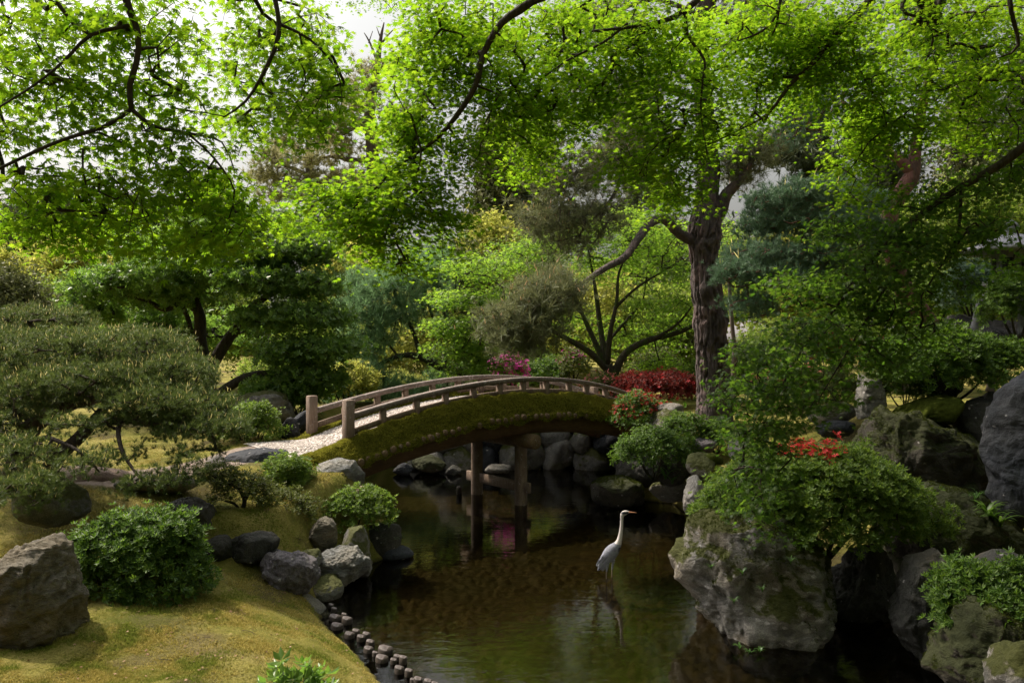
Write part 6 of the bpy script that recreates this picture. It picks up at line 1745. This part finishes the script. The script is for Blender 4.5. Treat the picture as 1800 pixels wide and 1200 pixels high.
# far wood that closes the view
def wood_mass():
    rg = rng_of(600); mb = MB(); n = 15000
    a = rg.uniform(-.95, .95, n); Y = rg.uniform(58, 78, n); X = a * Y
    hmax = (5.0 + 5.0 * sstep(.0, .45, a) + 2.5 * fbm(np.column_stack([a * 9, a * 0, a * 0]), 3) + 2.0 * fbm(np.column_stack([a * 30, a * 0, a * 0 + 5]), 2))
    z0 = ground_z(X, Y)
    z = z0 + rg.random(n) ** .8 * np.maximum(hmax, 3) * 1.0
    pos = np.column_stack([X, Y, z])
    # unseen foliage ring behind the camera, added to darken the foreground
    n2 = 9000
    th = rg.uniform(math.pi * .93, math.pi * 2.07, n2); rr = rg.uniform(13, 19, n2)
    X2, Y2 = rr * np.cos(th), rr * np.sin(th) * .9 + 2
    z2 = ground_z(X2, Y2) + rg.random(n2) * (11 + 2 * vnoise(np.column_stack([th * 6, 0 * th, 0 * th])))
    pos = np.vstack([pos, np.column_stack([X2, Y2, z2])]); n += n2
    o = scatter_mix(CLP, pos, rg.normal(size=(n, 3)), np.array([0, -.3, .8]) + rg.normal(size=(n, 3)) * .5, rg.uniform(.6, 1.2, n), rg).build('far_wood_and_shade_ring', L_bgd, None)
    tag(o, 'dense wood closing the garden far behind the trees, with an added shading ring behind the camera', 'wood', kind='stuff')
wood_mass()
# ================================================================ LANTERN, HOUSE, SMALL THINGS
def lantern():
    Y = 11.2; s = Y / F
    c = P(1778, 440, Y); x, z = c[0], c[2]
    st = plain_mat('lantern_stone', (.19, .19, .22), .7, .25, 14, .3, .4)
    gp = P(1778, 575, Y)[2]
    root = thing('stone_lantern', 'grey stone snow lantern with a wide shallow roof among the shrubs', 'lantern', (x, Y, gp - .1))
    def hexring(r, zz, k=6, rot=.3): return [(x + r * math.cos(2 * math.pi * i / k + rot), Y + r * math.sin(2 * math.pi * i / k + rot), zz) for i in range(k)]
    def stack(name, prof, k=6, smooth=False):
        V = []; 
        for r, zz in prof: V += hexring(r, zz, k)
        n = len(prof); Q = [(j * k + i, j * k + (i + 1) % k, (j + 1) * k + (i + 1) % k, (j + 1) * k + i) for j in range(n - 1) for i in range(k)]
        V += [(x, Y, prof[0][1]), (x, Y, prof[-1][1])]
        T = [(n * k, (i + 1) % k, i) for i in range(k)] + [(n * k + 1, (n - 1) * k + i, (n - 1) * k + (i + 1) % k) for i in range(k)]
        mk(name, V, [np.array(Q), np.array(T)], st, root, smooth)
    stack('roof', [(.30, z - .02), (.62, z - .035), (.64, z + .0), (.60, z + .03), (.46, z + .10), (.30, z + .17), (.14, z + .215), (.10, z + .225)], 24)
    stack('finial', [(.085, z + .225), (.05, z + .25), (.085, z + .29), (.10, z + .33), (.07, z + .38), (.01, z + .43)], 16, True)
    stack('light_box', [(.24, z - .42), (.25, z - .40), (.25, z - .02), (.24, z - .01)], 6)
    dk = plain_mat('lantern_dark_plate', (.015, .015, .018), .9, .1, 5)  # near-black plates stand in for the shade inside the openings
    for i in range(6):
        a = .3 + math.pi / 6 + i * math.pi / 3
        n = np.array([math.cos(a), math.sin(a), 0]); u = np.array([-n[1], n[0], 0])
        V, Q = box(np.array([x, Y, z - .2]) + n * .219, u * .07, np.array([0, 0, .085]), n * .004)
        mk('window', V, Q, dk, root)
    stack('platform', [(.22, z - .56), (.36, z - .50), (.38, z - .46), (.36, z - .43), (.26, z - .42)], 6)
    for i in range(3):
        a = .3 + i * 2 * math.pi / 3
        d = np.array([math.cos(a), math.sin(a), 0])
        p = np.array([x, Y, 0])
        V, T, Q = tube([p + d * .20 + [0, 0, z - .53], p + d * .34 + [0, 0, z - .68], p + d * .40 + [0, 0, z - .85], p + d * .46 + [0, 0, gp - .12]], [.08, .075, .065, .08], 8, .05)
        mk('leg', V, [T, Q], st, root, True)
lantern()

def house():
    Y = 36.0
    x0, x1 = P(1195, 0, Y)[0], P(1690, 0, Y)[0]
    zt, ze = P(0, 566, Y)[2], P(0, 598, Y)[2]; zb = 1.2
    plaster = plain_mat('plaster', (.42, .40, .38), .9, .08, 3, .2, .05); tile = plain_mat('roof_tile', (.17, .16, .17), .7, .25, 12, .3, .5)
    tim = wood_mat('house_timber', (.05, .035, .025), (.10, .07, .05), (2, 2, 8))
    pane = plain_mat('window_pane', (.05, .055, .06), .15, .1, 2, .5, 0)
    root = thing('garden_house', 'low pale walled garden house glimpsed behind the big pine and the maples', 'house', ((x0 + x1) / 2, Y + 2, zb))
    def b(name, c, hx, hy, hz, m):
        V, Q = box(c, (hx, 0, 0), (0, hy, 0), (0, 0, hz)); return mk(name, V, Q, m, root)
    xc, hw = (x0 + x1) / 2, (x1 - x0) / 2
    b('wall', (xc, Y + 2.2, (zb + ze) / 2), hw - .5, 2.0, (ze - zb) / 2, plaster)
    V = [(x0, Y - .6, ze - .05), (x1, Y - .6, ze - .05), (x1, Y + 2.2, zt + .35), (x0, Y + 2.2, zt + .35), (x1, Y + 5, ze - .05), (x0, Y + 5, ze - .05)]
    V = V + [(a, c, d - .14) for a, c, d in V]
    Q = [(0, 1, 2, 3), (3, 2, 4, 5), (7, 6, 9, 8), (8, 9, 11, 10), (0, 6, 7, 1), (5, 4, 10, 11), (0, 3, 9, 6), (3, 5, 11, 9), (1, 7, 8, 2), (2, 8, 10, 4)]
    rf = mk('roof', V, np.array(Q), tile, root)
    V, T, Q = tube([(x0 - .1, Y + 2.2, zt + .40), (x1 + .1, Y + 2.2, zt + .40)], [.14, .14], 8, 3.0)
    mk('ridge', V, [T, Q], tile, root)
    n = 9
    for i in range(n):
        xx = x0 + .8 + (x1 - x0 - 1.6) * i / (n - 1)
        b('post', (xx, Y + .17, (zb + ze) / 2 - .05), .07, .05, (ze - zb) / 2, tim)
    for i in range(0, n - 1, 2):
        xx = x0 + .8 + (x1 - x0 - 1.6) * (i + .5) / (n - 1)
        V, Q = box((xx, Y + .17, ze - .75), (.42, 0, 0), (0, .04, 0), (0, 0, .45)); w = mk('window', V, Q, tim, root)
        V, Q = box((xx, Y + .12, ze - .75), (.36, 0, 0), (0, .012, 0), (0, 0, .39)); mk('pane', V, Q, pane, w)
house()

# fallen leaves on the lawn
rg = rng_of(700); n = 620
Yq = rg.uniform(5.0, 11, n); X = (rg.uniform(0, 640, n) - 900) / F * Yq
k = shore_dist(X, Yq) > .08; X, Yq = X[k], Yq[k]
pos = np.column_stack([X, Yq, ground_z(X, Yq) + .016])
o = scatter_mix(MAP0, pos, rg.normal(size=pos.shape), np.array([0, 0, 1.]) + rg.normal(size=pos.shape) * .35, rg.uniform(.010, .026, len(X)), rg).build('fallen_leaves', leaf_mat('dead_leaf', (.16, .085, .04), (.34, .22, .14), (0, 0, 0), (0, 0, 0), 0, .8, .2), None)
tag(o, 'brown fallen leaves scattered over the moss', None, kind='stuff')

# dry twigs and pine needles lying on the moss
rg = rng_of(710); mb = MB()
for k in range(46):
    Yt = rg.uniform(5.2, 9.5); Xt = (rg.uniform(60, 560) - 900) / F * Yt
    if shore_dist([Xt], [Yt])[0] < .15: continue
    a, L = rg.uniform(0, 6.28), rg.uniform(.03, .14)
    p0 = np.array([Xt, Yt, gz(Xt, Yt) + .018]); d = np.array([math.cos(a), math.sin(a), 0])
    p2 = p0 + d * L; p2[2] = gz(p2[0], p2[1]) + .018
    V, T, Q = tube([p0, (p0 + p2) / 2 + np.array([-d[1], d[0], .3]) * L * .1, p2], [.0022, .002, .001], 4, .03); mb.add(V, T, Q)
tag(mb.build('fallen_twigs', B_old, None), 'thin dry twigs strewn over the moss lawn', None, kind='stuff')
